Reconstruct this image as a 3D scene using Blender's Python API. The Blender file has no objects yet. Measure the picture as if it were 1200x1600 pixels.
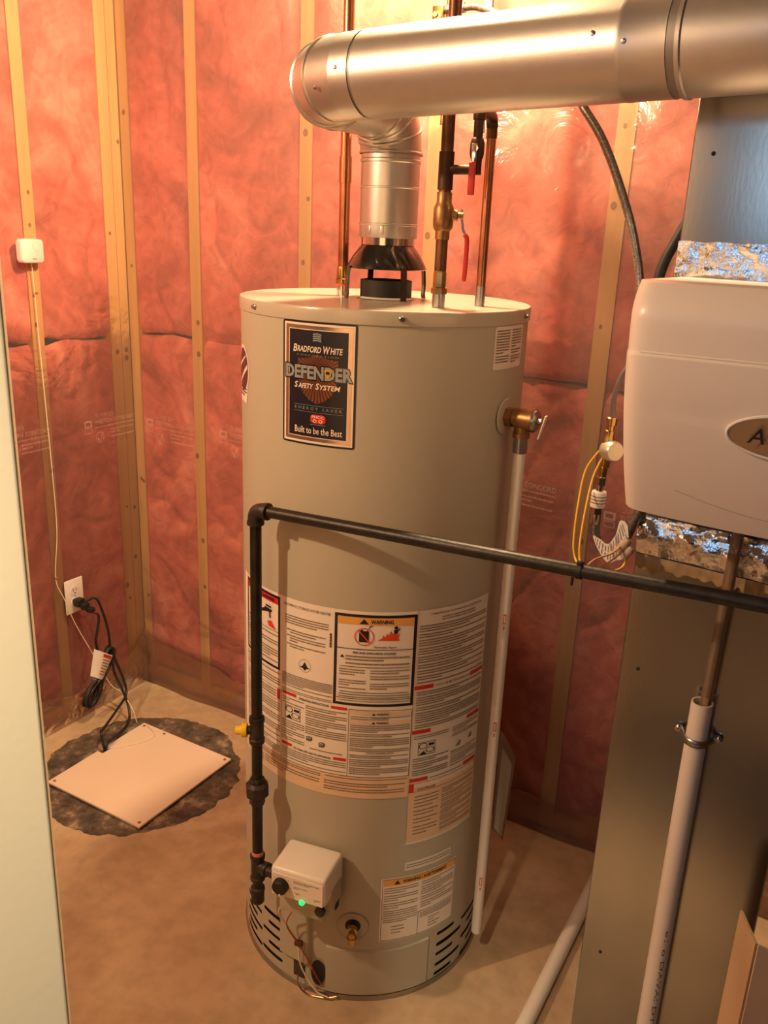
import bpy, bmesh, math, random
from mathutils import Vector, Matrix, noise
random.seed(7)
sc = bpy.context.scene
COL = sc.collection
PI = math.pi
# ------------------------------------------------------------------ camera
CAM = Vector((0, 0, 1.5787)); FPX = 1347.9
CR = Vector((0.8614, 0.5063, 0.0402)).normalized()
CF = Vector((-0.4714, 0.8264, -0.3080)).normalized()
CU = CR.cross(CF).normalized()
cd = bpy.data.cameras.new('camera'); co = bpy.data.objects.new('camera', cd); COL.objects.link(co)
cd.sensor_fit = 'VERTICAL'; cd.sensor_height = 36; cd.lens = FPX / 1600 * 36; cd.clip_start = .02
M = Matrix((CR, CU, -CF)).transposed().to_4x4(); M.translation = CAM
co.matrix_world = M
sc.camera = co
sc.view_settings.view_transform = 'Standard'; sc.view_settings.look = 'None'
sc.view_settings.gamma = 1; sc.view_settings.use_curve_mapping = False
sc.view_settings.exposure = 0.0
# ------------------------------------------------------------------ world and lamps
w = bpy.data.worlds.new('world'); sc.world = w; w.use_nodes = True
w.node_tree.nodes['Background'].inputs[0].default_value = (.55, .65, .85, 1)
w.node_tree.nodes['Background'].inputs[1].default_value = .15
LAMPS = [  # position, watts, colour
    ((-1.66, -.10, 2.24), 112, (1, .68, .385)),
    ((-.90, 1.52, 2.29), 128, (1, .67, .37)),
    ((-.36, -.30, 2.24), 140, (1, .79, .50)),   # added spot, out of view, aimed to brighten the open door
]
for i, (p, e, c) in enumerate(LAMPS):
    l = bpy.data.lights.new('bulb_light', 'SPOT' if i == 2 else 'POINT'); l.energy = e; l.color = c; l.shadow_soft_size = .035
    o = bpy.data.objects.new('bulb_light', l); o.location = p; COL.objects.link(o)
    if i == 2: l.spot_size = math.radians(46); l.spot_blend = 1.0; o.rotation_euler = Vector((-.25, .55, -1.10)).to_track_quat('-Z', 'Y').to_euler()

# ------------------------------------------------------------------ pixel -> point on a plane of known depth
def ray(px, py): return CF + CR * ((px - 600) / FPX) - CU * ((py - 800) / FPX)
def WX(px, py, v): d = ray(px, py); return CAM + d * ((v - CAM.x) / d.x)
def WY(px, py, v): d = ray(px, py); return CAM + d * ((v - CAM.y) / d.y)
def WZ(px, py, v): d = ray(px, py); return CAM + d * ((v - CAM.z) / d.z)

# ------------------------------------------------------------------ materials
MATS = {}
def mat(name, col, rough=.5, metal=0, var=.12, scale=12, bump=0, bscale=60, col2=None, spec=.5, emit=None, estr=0, coat=0, stretch=(1, 1, 1)):
    if name in MATS: return MATS[name]
    m = bpy.data.materials.new(name); m.use_nodes = True; nt = m.node_tree; N = nt.nodes; L = nt.links
    b = N['Principled BSDF']
    tc = N.new('ShaderNodeTexCoord'); mp = N.new('ShaderNodeMapping'); mp.inputs['Scale'].default_value = stretch
    L.new(tc.outputs['Object'], mp.inputs[0])
    nz = N.new('ShaderNodeTexNoise'); nz.inputs['Scale'].default_value = scale; nz.inputs['Detail'].default_value = 5
    L.new(mp.outputs[0], nz.inputs['Vector'])
    rp = N.new('ShaderNodeValToRGB')
    c2 = col2 or tuple(c * (1 - var) for c in col)
    rp.color_ramp.elements[0].position = .32; rp.color_ramp.elements[1].position = .68
    rp.color_ramp.elements[0].color = (*c2, 1); rp.color_ramp.elements[1].color = (*col, 1)
    L.new(nz.outputs['Fac'], rp.inputs[0]); L.new(rp.outputs[0], b.inputs['Base Color'])
    b.inputs['Roughness'].default_value = rough; b.inputs['Metallic'].default_value = metal
    b.inputs['Specular IOR Level'].default_value = spec
    if coat: b.inputs['Coat Weight'].default_value = coat; b.inputs['Coat Roughness'].default_value = .15
    if bump:
        n2 = N.new('ShaderNodeTexNoise'); n2.inputs['Scale'].default_value = bscale; n2.inputs['Detail'].default_value = 6
        L.new(mp.outputs[0], n2.inputs['Vector'])
        bp = N.new('ShaderNodeBump'); bp.inputs['Strength'].default_value = bump; bp.inputs['Distance'].default_value = .004
        L.new(n2.outputs['Fac'], bp.inputs['Height']); L.new(bp.outputs[0], b.inputs['Normal'])
    if emit: b.inputs['Emission Color'].default_value = (*emit, 1); b.inputs['Emission Strength'].default_value = estr
    MATS[name] = m; return m

JACKET = mat('jacket_enamel', (.46, .43, .345), .40, var=.03, scale=3, spec=.28)
CAPM = mat('cap_enamel', (.48, .44, .36), .2, var=.03, scale=3)
GALV = mat('galvanised_steel', (.62, .62, .60), .36, 1, var=.12, scale=9, bump=.08, bscale=240)
GALVD = mat('duct_galvanised', (.42, .415, .385), .20, 1, var=.16, scale=7, bump=.015, bscale=200, stretch=(1, 1, .35))
VENTM = mat('vent_aluminium', (.58, .56, .53), .38, .85, var=.06, scale=30, bump=.03, bscale=220)
SEAM = mat('vent_seam', (.30, .28, .26), .5, .8)
CHROME = mat('bright_steel', (.75, .73, .70), .14, 1, var=.06)
STEEL = mat('dull_steel', (.42, .41, .40), .32, 1, var=.2)
FOIL = mat('foil_tape', (.72, .73, .74), .16, 1, var=.2, scale=40, bump=.9, bscale=45)
BLKIRON = mat('black_iron', (.028, .024, .02), .42, .35, var=.5, scale=40, bump=.15, bscale=150)
BLKFIT = mat('malleable_iron', (.06, .05, .042), .48, .5, var=.5, scale=60, bump=.3, bscale=200)
BLACK = mat('black_enamel', (.010, .009, .008), .16, 0, var=.2, coat=.5)
BLKMATTE = mat('black_matte', (.012, .011, .010), .6, 0, var=.3)
RUBBER = mat('black_rubber', (.016, .015, .014), .45, 0, var=.3)
COPPER = mat('copper', (.62, .27, .14), .30, 1, var=.35, scale=18, col2=(.36, .15, .08))
COPPERD = mat('aged_copper', (.21, .10, .06), .42, .9, var=.5, scale=24)
BRASS = mat('brass', (.62, .40, .14), .26, 1, var=.35, scale=40)
BRASSD = mat('dull_brass', (.36, .20, .08), .42, .9, var=.4, scale=50)
RED = mat('red_vinyl', (.50, .020, .015), .35, var=.15)
ORANGER = mat('orange_gasket', (.75, .10, .03), .5)
YELLOWP = mat('yellow_plug', (.85, .60, .02), .4, var=.1)
YELLOWW = mat('yellow_wire', (.75, .42, .03), .4, var=.1)
PVC = mat('white_pvc', (.72, .66, .58), .38, var=.05, scale=5)
WHITEP = mat('white_plastic', (.80, .76, .70), .35, var=.03)
HUMID = mat('humidifier_plastic', (.76, .70, .64), .32, var=.02, scale=2)
COVERP = mat('sump_cover_plastic', (.74, .60, .47), .5, var=.05, scale=6)
WOOD = mat('spruce_stud', (.74, .44, .17), .6, var=.25, scale=3, stretch=(6, 6, .35), col2=(.58, .32, .11))
KNOT = mat('wood_knot', (.30, .12, .04), .6)
DRYWALL = mat('cream_paint', (.84, .74, .55), .55, var=.03, scale=4, bump=.05, bscale=120)
CARD = mat('cardboard', (.50, .33, .19), .7, var=.12, scale=5)
PAPER = mat('label_paper', (.86, .78, .70), .38, var=.03)
PAPERF = mat('label_paper_french', (.78, .715, .64), .38, var=.03)
INK = mat('label_ink', (.016, .012, .012), .45)
INKG = mat('fine_print_ink', (.27, .215, .165), .5)
NAVY = mat('label_navy', (.012, .012, .022), .35)
ORANGE = mat('label_orange', (.85, .42, .10), .4)
PEACH = mat('label_peach', (.80, .58, .40), .4)
LRED = mat('label_red', (.62, .03, .025), .4)
FLAME = mat('label_flame', (.80, .07, .03), .4)
SILVERF = mat('badge_frame', (.75, .58, .44), .25, .9, var=.3, scale=14)
COPPERF = mat('badge_copper', (.34, .14, .08), .3, .6, var=.2)
COPPERR = mat('badge_copper_dark', (.12, .045, .028), .35, .5)
SLATE = mat('badge_slate', (.30, .34, .36), .35, .1)
CREAM = mat('badge_cream', (.85, .74, .60), .4)
GOLD = mat('badge_gold', (.80, .45, .08), .3, .4)
FIBRE = mat('white_fibre', (.75, .70, .62), .9, bump=.6)
STEELBR = mat('braided_steel', (.36, .33, .29), .38, .9, var=.6, scale=260)
CONC_W = mat('foundation', (.28, .21, .15), .9, var=.25, scale=5, bump=.3)
CEILM = mat('ceiling_wood', (.06, .042, .028), .8, var=.2)
GREYP = mat('grey_paint', (.055, .048, .038), .7)
PINKP = mat('pipe_dope', (.62, .22, .17), .6)

def floor_mat():
    m = bpy.data.materials.new('concrete_floor'); m.use_nodes = True; N = m.node_tree.nodes; L = m.node_tree.links; b = N['Principled BSDF']
    tc = N.new('ShaderNodeTexCoord')
    n1 = N.new('ShaderNodeTexNoise'); n1.inputs['Scale'].default_value = 2.6; n1.inputs['Detail'].default_value = 7; n1.inputs['Distortion'].default_value = 1.2
    n2 = N.new('ShaderNodeTexNoise'); n2.inputs['Scale'].default_value = 26; n2.inputs['Detail'].default_value = 8
    for n in (n1, n2): L.new(tc.outputs['Object'], n.inputs['Vector'])
    r1 = N.new('ShaderNodeValToRGB'); e = r1.color_ramp.elements
    e[0].position = .30; e[0].color = (.36, .25, .15, 1); e[1].position = .72; e[1].color = (.56, .43, .285, 1)
    x = e.new(.5); x.color = (.46, .325, .20, 1)
    L.new(n1.outputs['Fac'], r1.inputs[0])
    r2 = N.new('ShaderNodeValToRGB'); r2.color_ramp.elements[0].position = .3; r2.color_ramp.elements[0].color = (.80, .80, .80, 1); r2.color_ramp.elements[1].position = .6; r2.color_ramp.elements[1].color = (1, 1, 1, 1)
    L.new(n2.outputs['Fac'], r2.inputs[0])
    mx = N.new('ShaderNodeMix'); mx.data_type = 'RGBA'; mx.blend_type = 'MULTIPLY'; mx.inputs[0].default_value = .8
    L.new(r1.outputs[0], mx.inputs[6]); L.new(r2.outputs[0], mx.inputs[7]); L.new(mx.outputs[2], b.inputs['Base Color'])
    b.inputs['Roughness'].default_value = .62
    bp = N.new('ShaderNodeBump'); bp.inputs['Strength'].default_value = .25; bp.inputs['Distance'].default_value = .003
    L.new(n2.outputs['Fac'], bp.inputs['Height']); L.new(bp.outputs[0], b.inputs['Normal'])
    return m
FLOORM = floor_mat()

def patch_mat():
    m = bpy.data.materials.new('rough_mortar'); m.use_nodes = True; N = m.node_tree.nodes; L = m.node_tree.links; b = N['Principled BSDF']
    tc = N.new('ShaderNodeTexCoord')
    n1 = N.new('ShaderNodeTexNoise'); n1.inputs['Scale'].default_value = 13; n1.inputs['Detail'].default_value = 9; n1.inputs['Roughness'].default_value = .7
    L.new(tc.outputs['Object'], n1.inputs['Vector'])
    r1 = N.new('ShaderNodeValToRGB'); e = r1.color_ramp.elements
    e[0].position = .40; e[0].color = (.045, .033, .024, 1); e[1].position = .66; e[1].color = (.36, .27, .18, 1)
    x = e.new(.54); x.color = (.12, .085, .058, 1)
    L.new(n1.outputs['Fac'], r1.inputs[0]); L.new(r1.outputs[0], b.inputs['Base Color']); b.inputs['Roughness'].default_value = .85
    bp = N.new('ShaderNodeBump'); bp.inputs['Strength'].default_value = .9; bp.inputs['Distance'].default_value = .006
    L.new(n1.outputs['Fac'], bp.inputs['Height']); L.new(bp.outputs[0], b.inputs['Normal'])
    return m
PATCHM = patch_mat()

def batt_mat():
    m = bpy.data.materials.new('pink_fibreglass'); m.use_nodes = True; N = m.node_tree.nodes; L = m.node_tree.links; b = N['Principled BSDF']
    tc = N.new('ShaderNodeTexCoord')
    n1 = N.new('ShaderNodeTexNoise'); n1.inputs['Scale'].default_value = 2.6; n1.inputs['Detail'].default_value = 5; n1.inputs['Distortion'].default_value = 2.2
    n2 = N.new('ShaderNodeTexNoise'); n2.inputs['Scale'].default_value = 22; n2.inputs['Detail'].default_value = 8; n2.inputs['Distortion'].default_value = .8
    for n in (n1, n2): L.new(tc.outputs['Object'], n.inputs['Vector'])
    r1 = N.new('ShaderNodeValToRGB'); e = r1.color_ramp.elements
    e[0].position = .26; e[0].color = (.40, .105, .075, 1); e[1].position = .70; e[1].color = (.88, .34, .26, 1)
    x = e.new(.5); x.color = (.70, .195, .145, 1)
    L.new(n1.outputs['Fac'], r1.inputs[0])
    r2 = N.new('ShaderNodeValToRGB'); r2.color_ramp.elements[0].position = .28; r2.color_ramp.elements[0].color = (.72, .66, .64, 1); r2.color_ramp.elements[1].position = .62; r2.color_ramp.elements[1].color = (1, 1, 1, 1)
    L.new(n2.outputs['Fac'], r2.inputs[0])
    mx = N.new('ShaderNodeMix'); mx.data_type = 'RGBA'; mx.blend_type = 'MULTIPLY'; mx.inputs[0].default_value = .9
    L.new(r1.outputs[0], mx.inputs[6]); L.new(r2.outputs[0], mx.inputs[7]); L.new(mx.outputs[2], b.inputs['Base Color'])
    b.inputs['Roughness'].default_value = .95; b.inputs['Specular IOR Level'].default_value = .1
    bp = N.new('ShaderNodeBump'); bp.inputs['Strength'].default_value = .6; bp.inputs['Distance'].default_value = .01
    L.new(n2.outputs['Fac'], bp.inputs['Height']); L.new(bp.outputs[0], b.inputs['Normal'])
    return m
BATTM = batt_mat()

def film_mat(name, haze, gloss_rough, tint=(.97, .95, .94), bstr=.35, bscale=9, boost=1.0, dif=(.8, .72, .68)):
    m = bpy.data.materials.new(name); m.use_nodes = True; N = m.node_tree.nodes; L = m.node_tree.links
    for n in list(N):
        if n.type == 'BSDF_PRINCIPLED': N.remove(n)
    out = N['Material Output']
    tr = N.new('ShaderNodeBsdfTransparent'); tr.inputs[0].default_value = (*tint, 1)
    df = N.new('ShaderNodeBsdfDiffuse'); df.inputs[0].default_value = (*dif, 1)
    gl = N.new('ShaderNodeBsdfGlossy'); gl.inputs['Roughness'].default_value = gloss_rough
    fr = N.new('ShaderNodeFresnel'); fr.inputs[0].default_value = 1.45
    tc = N.new('ShaderNodeTexCoord')
    nz = N.new('ShaderNodeTexNoise'); nz.inputs['Scale'].default_value = bscale; nz.inputs['Detail'].default_value = 4; nz.inputs['Distortion'].default_value = 2.5
    L.new(tc.outputs['Object'], nz.inputs['Vector'])
    bp = N.new('ShaderNodeBump'); bp.inputs['Strength'].default_value = bstr; bp.inputs['Distance'].default_value = .02
    L.new(nz.outputs['Fac'], bp.inputs['Height'])
    L.new(bp.outputs[0], gl.inputs['Normal']); L.new(bp.outputs[0], fr.inputs['Normal'])
    m1 = N.new('ShaderNodeMixShader'); m1.inputs[0].default_value = haze; L.new(tr.outputs[0], m1.inputs[1]); L.new(df.outputs[0], m1.inputs[2])
    mu = N.new('ShaderNodeMath'); mu.operation = 'MULTIPLY'; mu.inputs[1].default_value = boost; mu.use_clamp = True
    L.new(fr.outputs[0], mu.inputs[0])
    m2 = N.new('ShaderNodeMixShader'); L.new(mu.outputs[0], m2.inputs[0]); L.new(m1.outputs[0], m2.inputs[1]); L.new(gl.outputs[0], m2.inputs[2])
    L.new(m2.outputs[0], out.inputs['Surface']); return m
POLY = film_mat('poly_film', .075, .09, bstr=.13, bscale=6, boost=.8)
FLAP = film_mat('folded_film', .30, .16, (.86, .70, .60), .25, 7, dif=(.42, .25, .17))
CLEARTUBE = film_mat('clear_vinyl', .22, .10, (.90, .80, .68), .02, 20, .9, dif=(.55, .42, .30))
POUCH = film_mat('clear_pouch', .12, .12, (.93, .92, .90), .25, 20, 1.3)
PRINTM = film_mat('film_print', .17, .4, (1, 1, 1), 0, 5, .2)

# ------------------------------------------------------------------ mesh helpers
def frame_of(d):
    d = Vector(d).normalized()
    a = Vector((0, 0, 1)) if abs(d.z) < .9 else Vector((1, 0, 0))
    e1 = d.cross(a).normalized(); return d, e1, d.cross(e1).normalized()
def spline(pts, n=8, closed=False):
    P = [Vector(p) for p in pts]
    if len(P) < 3: return P
    out = []; k = len(P)
    rng = range(k) if closed else range(k - 1)
    for i in rng:
        if closed: p0, p1, p2, p3 = P[i - 1], P[i], P[(i + 1) % k], P[(i + 2) % k]
        else:
            p1, p2 = P[i], P[i + 1]; p0 = P[i - 1] if i else p1 * 2 - p2; p3 = P[i + 2] if i + 2 < k else p2 * 2 - p1
        for j in range(n):
            t = j / n
            out.append(.5 * ((2 * p1) + (p2 - p0) * t + (2 * p0 - 5 * p1 + 4 * p2 - p3) * t * t + (3 * p1 - p0 - 3 * p2 + p3) * t ** 3))
    if not closed: out.append(P[-1])
    return out
class MB:
    def __init__(s): s.v = []; s.f = []
    def add(s, vs, fs):
        o = len(s.v); s.v += [Vector(v) for v in vs]; s.f += [tuple(i + o for i in f) for f in fs]; return s
    def tube(s, pts, r, seg=14, caps=True, closed=False):
        P = [Vector(p) for p in pts]; n = len(P); rs = r if isinstance(r, (list, tuple)) else [r] * n
        vs = []; fs = []; e1 = None
        for i in range(n):
            if closed: t = P[(i + 1) % n] - P[i - 1]
            elif i == 0: t = P[1] - P[0]
            elif i == n - 1: t = P[-1] - P[-2]
            else: t = (P[i + 1] - P[i]).normalized() + (P[i] - P[i - 1]).normalized()
            t.normalize()
            if e1 is None: _, e1, e2 = frame_of(t)
            else:
                e1 = (e1 - t * e1.dot(t))
                if e1.length < 1e-6: _, e1, e2 = frame_of(t)
                e1.normalize()
            e2 = t.cross(e1)
            k = 1.0
            if 0 < i < n - 1 and not closed:
                c = (P[i + 1] - P[i]).normalized().dot((P[i] - P[i - 1]).normalized()); k = 1
            for j in range(seg):
                a = 2 * PI * j / seg; vs.append(P[i] + (e1 * math.cos(a) + e2 * math.sin(a)) * rs[i] * k)
        m = n if closed else n - 1
        for i in range(m):
            for j in range(seg):
                a = i * seg + j; b = i * seg + (j + 1) % seg; c = ((i + 1) % n) * seg + (j + 1) % seg; d = ((i + 1) % n) * seg + j
                fs.append((a, b, c, d))
        if caps and not closed:
            fs.append(tuple(reversed(range(seg)))); fs.append(tuple((n - 1) * seg + j for j in range(seg)))
        return s.add(vs, fs)
    def lathe(s, prof, org=(0, 0, 0), axis=(0, 0, 1), seg=32, capa=True, capb=True, poly=False):
        d, e1, e2 = frame_of(axis); org = Vector(org); vs = []; fs = []; n = len(prof)
        for r, z in prof:
            for j in range(seg):
                a = 2 * PI * (j + (.5 if poly else 0)) / seg
                vs.append(org + d * z + (e1 * math.cos(a) + e2 * math.sin(a)) * r)
        for i in range(n - 1):
            for j in range(seg):
                fs.append((i * seg + j, i * seg + (j + 1) % seg, (i + 1) * seg + (j + 1) % seg, (i + 1) * seg + j))
        if capa: fs.append(tuple(reversed(range(seg))))
        if capb: fs.append(tuple((n - 1) * seg + j for j in range(seg)))
        return s.add(vs, fs)
    def box(s, c, size, X=(1, 0, 0), Y=(0, 1, 0), Z=(0, 0, 1), bev=0, seg=2):
        c = Vector(c); X, Y, Z = Vector(X), Vector(Y), Vector(Z); hx, hy, hz = [v / 2 for v in size]
        bm = bmesh.new(); bmesh.ops.create_cube(bm, size=1)
        for v in bm.verts: v.co = Vector((v.co.x * 2 * hx, v.co.y * 2 * hy, v.co.z * 2 * hz))
        if bev: bmesh.ops.bevel(bm, geom=bm.edges[:], offset=bev, segments=seg, profile=.5, affect='EDGES')
        bm.verts.index_update()
        vs = [c + X * v.co.x + Y * v.co.y + Z * v.co.z for v in bm.verts]; fs = [tuple(v.index for v in f.verts) for f in bm.faces]
        bm.free(); return s.add(vs, fs)
    def prism(s, poly, org, U, V, N, depth):
        org, U, V, N = Vector(org), Vector(U), Vector(V), Vector(N); n = len(poly)
        vs = [org + U * a + V * b for a, b in poly] + [org + U * a + V * b + N * depth for a, b in poly]
        fs = [tuple(reversed(range(n))), tuple(range(n, 2 * n))] + [(i, (i + 1) % n, n + (i + 1) % n, n + i) for i in range(n)]
        return s.add(vs, fs)
    def sphere(s, c, r, seg=14, rings=8, scale=(1, 1, 1)):
        c = Vector(c); vs = []; fs = []
        for i in range(rings + 1):
            t = PI * i / rings
            for j in range(seg):
                a = 2 * PI * j / seg; vs.append(c + Vector((math.sin(t) * math.cos(a) * scale[0], math.sin(t) * math.sin(a) * scale[1], math.cos(t) * scale[2])) * r)
        for i in range(rings):
            for j in range(seg): fs.append((i * seg + j, i * seg + (j + 1) % seg, (i + 1) * seg + (j + 1) % seg, (i + 1) * seg + j))
        return s.add(vs, fs)
    def grid(s, fn, nu, nv):
        vs = [fn(i / nu, j / nv) for j in range(nv + 1) for i in range(nu + 1)]
        fs = [(j * (nu + 1) + i, j * (nu + 1) + i + 1, (j + 1) * (nu + 1) + i + 1, (j + 1) * (nu + 1) + i) for j in range(nv) for i in range(nu)]
        return s.add(vs, fs)
    def build(s, name, m, parent=None, smooth=True, angle=35, fix=True):
        me = bpy.data.meshes.new(name)
        if parent is not None: off = WORLD[parent.name]
        else:
            lo = Vector([min(v[k] for v in s.v) for k in range(3)]); hi = Vector([max(v[k] for v in s.v) for k in range(3)])
            off = Vector(((lo.x + hi.x) / 2, (lo.y + hi.y) / 2, lo.z))
        me.from_pydata([tuple(v - off) for v in s.v], [], s.f)
        if fix:
            bm = bmesh.new(); bm.from_mesh(me); bmesh.ops.recalc_face_normals(bm, faces=bm.faces[:]); bm.to_mesh(me); bm.free()
        me.materials.append(m)
        if smooth:
            me.polygons.foreach_set('use_smooth', [True] * len(me.polygons)); me.set_sharp_from_angle(angle=math.radians(angle))
        o = bpy.data.objects.new(name, me); COL.objects.link(o)
        if parent is not None: o.parent = parent
        else: o.location = off
        WORLD[o.name] = off
        return o
WORLD = {}
def thing(name, label, cat, loc, group=None):
    o = bpy.data.objects.new(name, None); COL.objects.link(o); o.location = loc; o.empty_display_size = .05
    WORLD[o.name] = Vector(loc); return tag(o, label, cat, group)
def tag(o, label, cat, group=None):
    o['label'] = label; o['category'] = cat
    if group: o['group'] = group
    return o
def struct(o, label=None):
    o['kind'] = 'structure'
    if label: o['label'] = label
    return o

# ------------------------------------------------------------------ flat print mapped on a surface
def text2d(body, bold=0, shear=0, space=1.0):
    cu = bpy.data.curves.new('t', 'FONT'); cu.body = body; cu.size = 1; cu.offset = bold; cu.shear = shear; cu.resolution_u = 2; cu.space_character = space
    o = bpy.data.objects.new('t', cu); me = bpy.data.meshes.new_from_object(o)
    vs = [(v.co.x, v.co.y) for v in me.vertices]; fs = [tuple(p.vertices) for p in me.polygons]
    bpy.data.objects.remove(o); bpy.data.meshes.remove(me); bpy.data.curves.remove(cu)
    return vs, fs
class Dec:
    """2D shapes, later laid on a surface by fn(u, v)"""
    def __init__(s): s.v = []; s.f = []; s.pieces = []
    def add(s, vs, fs, nm=None):
        o = len(s.v); s.v += list(vs); s.f += [tuple(i + o for i in f) for f in fs]; s.pieces.append((list(vs), list(fs), nm)); return s
    def split(s, name, m, parent, fn, step=None):
        """every piece an object of its own"""
        for vs, fs, nm in s.pieces: d = Dec(); d.add(vs, fs); d.build(nm or name, m, parent, fn, step)
    def rect(s, a, b, c, d): return s.add([(a, c), (b, c), (b, d), (a, d)], [(0, 1, 2, 3)])
    def frame(s, a, b, c, d, tu, tv):
        return s.add([(a, c), (b, c), (b, d), (a, d), (a + tu, c + tv), (b - tu, c + tv), (b - tu, d - tv), (a + tu, d - tv)], [(0, 1, 5, 4), (1, 2, 6, 5), (2, 3, 7, 6), (3, 0, 4, 7)])
    def poly(s, pts): return s.add(pts, [tuple(range(len(pts)))])
    def rrect(s, a, b, c, d, ru, rv):
        pts = []
        for cx, cy, t0 in ((b - ru, d - rv, 0), (a + ru, d - rv, 90), (a + ru, c + rv, 180), (b - ru, c + rv, 270)):
            for k in range(5): t = math.radians(t0 + k * 22.5); pts.append((cx + ru * math.cos(t), cy + rv * math.sin(t)))
        return s.poly(pts)
    def ell(s, cu, cv, ru, rv, n=28): return s.poly([(cu + ru * math.cos(2 * PI * k / n), cv + rv * math.sin(2 * PI * k / n)) for k in range(n)])
    def ring(s, cu, cv, ru, rv, k2, n=32):
        vs = []
        for k in range(n):
            a = 2 * PI * k / n; vs += [(cu + ru * math.cos(a), cv + rv * math.sin(a)), (cu + ru * k2 * math.cos(a), cv + rv * k2 * math.sin(a))]
        return s.add(vs, [(2 * k, (2 * k + 2) % (2 * n), (2 * k + 3) % (2 * n), 2 * k + 1) for k in range(n)])
    def text(s, body, a, b, c, d, bold=0, shear=0, space=1.0):
        vs, fs = text2d(body, bold, shear, space)
        if not vs: return s
        x0 = min(v[0] for v in vs); x1 = max(v[0] for v in vs); y0 = min(v[1] for v in vs); y1 = max(v[1] for v in vs)
        return s.add([(a + (v[0] - x0) / (x1 - x0) * (b - a), c + (v[1] - y0) / (y1 - y0) * (d - c)) for v in vs], fs, 'heading')
    def para(s, a, b, c, d, lh, k=1.0, fill=.5, para_len=4, indent=0, seed=0):
        """lines of print too small to read: word-length dashes"""
        rg = random.Random(seed + int(a * 31 + c * 977)); v = d - lh; i = 0; end = rg.randint(min(2, para_len), para_len)
        while v >= c - 1e-6:
            u = a + (indent if i else 0); i += 1; stop = b if i < end else a + (b - a) * rg.uniform(.3, .8)
            while u < stop:
                wd = rg.uniform(.22, 1.0) * k
                s.rect(u, min(u + wd, b), v, v + lh * fill); u += wd + .16 * k
            v -= lh
            if i >= end: i = 0; end = rg.randint(min(2, para_len), para_len); v -= lh * .35
        return s
    def build(s, name, m, parent, fn, step=None):
        bm = bmesh.new(); vv = [bm.verts.new((p[0], p[1], 0)) for p in s.v]
        for f in s.f:
            try: bm.faces.new([vv[i] for i in f])
            except ValueError: pass
        if step:
            lo = min(p[0] for p in s.v); hi = max(p[0] for p in s.v); n = int(lo / step) + 1
            x = math.ceil(lo / step) * step
            while x < hi:
                bmesh.ops.bisect_plane(bm, geom=bm.verts[:] + bm.edges[:] + bm.faces[:], plane_co=(x, 0, 0), plane_no=(1, 0, 0)); x += step
        off = WORLD[parent.name]
        for v in bm.verts: v.co = fn(v.co.x, v.co.y) - off
        me = bpy.data.meshes.new(name); bm.to_mesh(me); bm.free(); me.materials.append(m)
        me.polygons.foreach_set('use_smooth', [True] * len(me.polygons))
        o = bpy.data.objects.new(name, me); COL.objects.link(o); o.parent = parent; WORLD[o.name] = off
        if name in ('fine_print', 'face_print', 'tag_print', 'printed_mark', 'printed_text', 'shield_rays', 'maker_mark', 'drawing', 'wordmark'): o['kind'] = 'stuff'
        return o

# ================================================================== STRUCTURE
XL, YB = -2.13, 2.03
b = MB(); b.box((-.3, -.1, -.05), (4.1, 4.7, .1)); floor = struct(b.build('floor', FLOORM, smooth=False), 'mottled brown concrete floor')
b = MB(); b.box((-.3, -.1, 2.50), (4.1, 4.7, .06)); struct(b.build('ceiling', CEILM, smooth=False), 'unfinished wooden ceiling')
b = MB(); b.box((1.45, -.1, 1.23), (.1, 4.6, 2.46)); struct(b.build('wall_right', GREYP, smooth=False), 'plain grey side wall')
b = MB(); WX0, WX1, WZ0, WZ1 = -.70, .50, 1.62, 2.26
b.box((-1.475, -2.25, 1.23), (1.55, .1, 2.46)); b.box((.975, -2.25, 1.23), (.95, .1, 2.46)); b.box((-.10, -2.25, WZ0 / 2), (1.2, .1, WZ0)); b.box((-.10, -2.25, (WZ1 + 2.46) / 2), (1.2, .1, 2.46 - WZ1))
struct(b.build('wall_front', GREYP, smooth=False), 'plain wall behind the viewer with a high window')
SKYP = mat('daylight_pane', (.6, .7, .8), .2, emit=(.28, .62, 1.0), estr=3.4)
b = MB(); b.box((-.10, -2.28, (WZ0 + WZ1) / 2), (1.2, .01, WZ1 - WZ0)); win = struct(b.build('window_1', SKYP, smooth=False), 'high basement window with daylight')
b = MB()
for x in (-.69, -.10, .49): b.box((x, -2.23, (WZ0 + WZ1) / 2), (.04, .06, WZ1 - WZ0))
for z in (WZ0 + .02, WZ1 - .02): b.box((-.10, -2.23, z), (1.2, .055, .04))
b.build('window_frame', WHITEP, win, smooth=False)
# lamp holders; the last one belongs to the added door spot
for i, (p, e, c) in enumerate(LAMPS):
    b = MB(); b.lathe([(.055, .226), (.055, .205), (.03, .19), (.024, .10), (.022, .055)], (p[0], p[1], p[2]), seg=24)
    t = b.build('lamp_holder', WHITEP)
    tag(t, ['white porcelain lamp holder on the ceiling at the left front', 'white porcelain lamp holder on the ceiling above the water heater', 'white porcelain lamp holder of the added spot that brightens the open door'][i], 'lamp holder', 'porcelain lamp holders')

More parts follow.
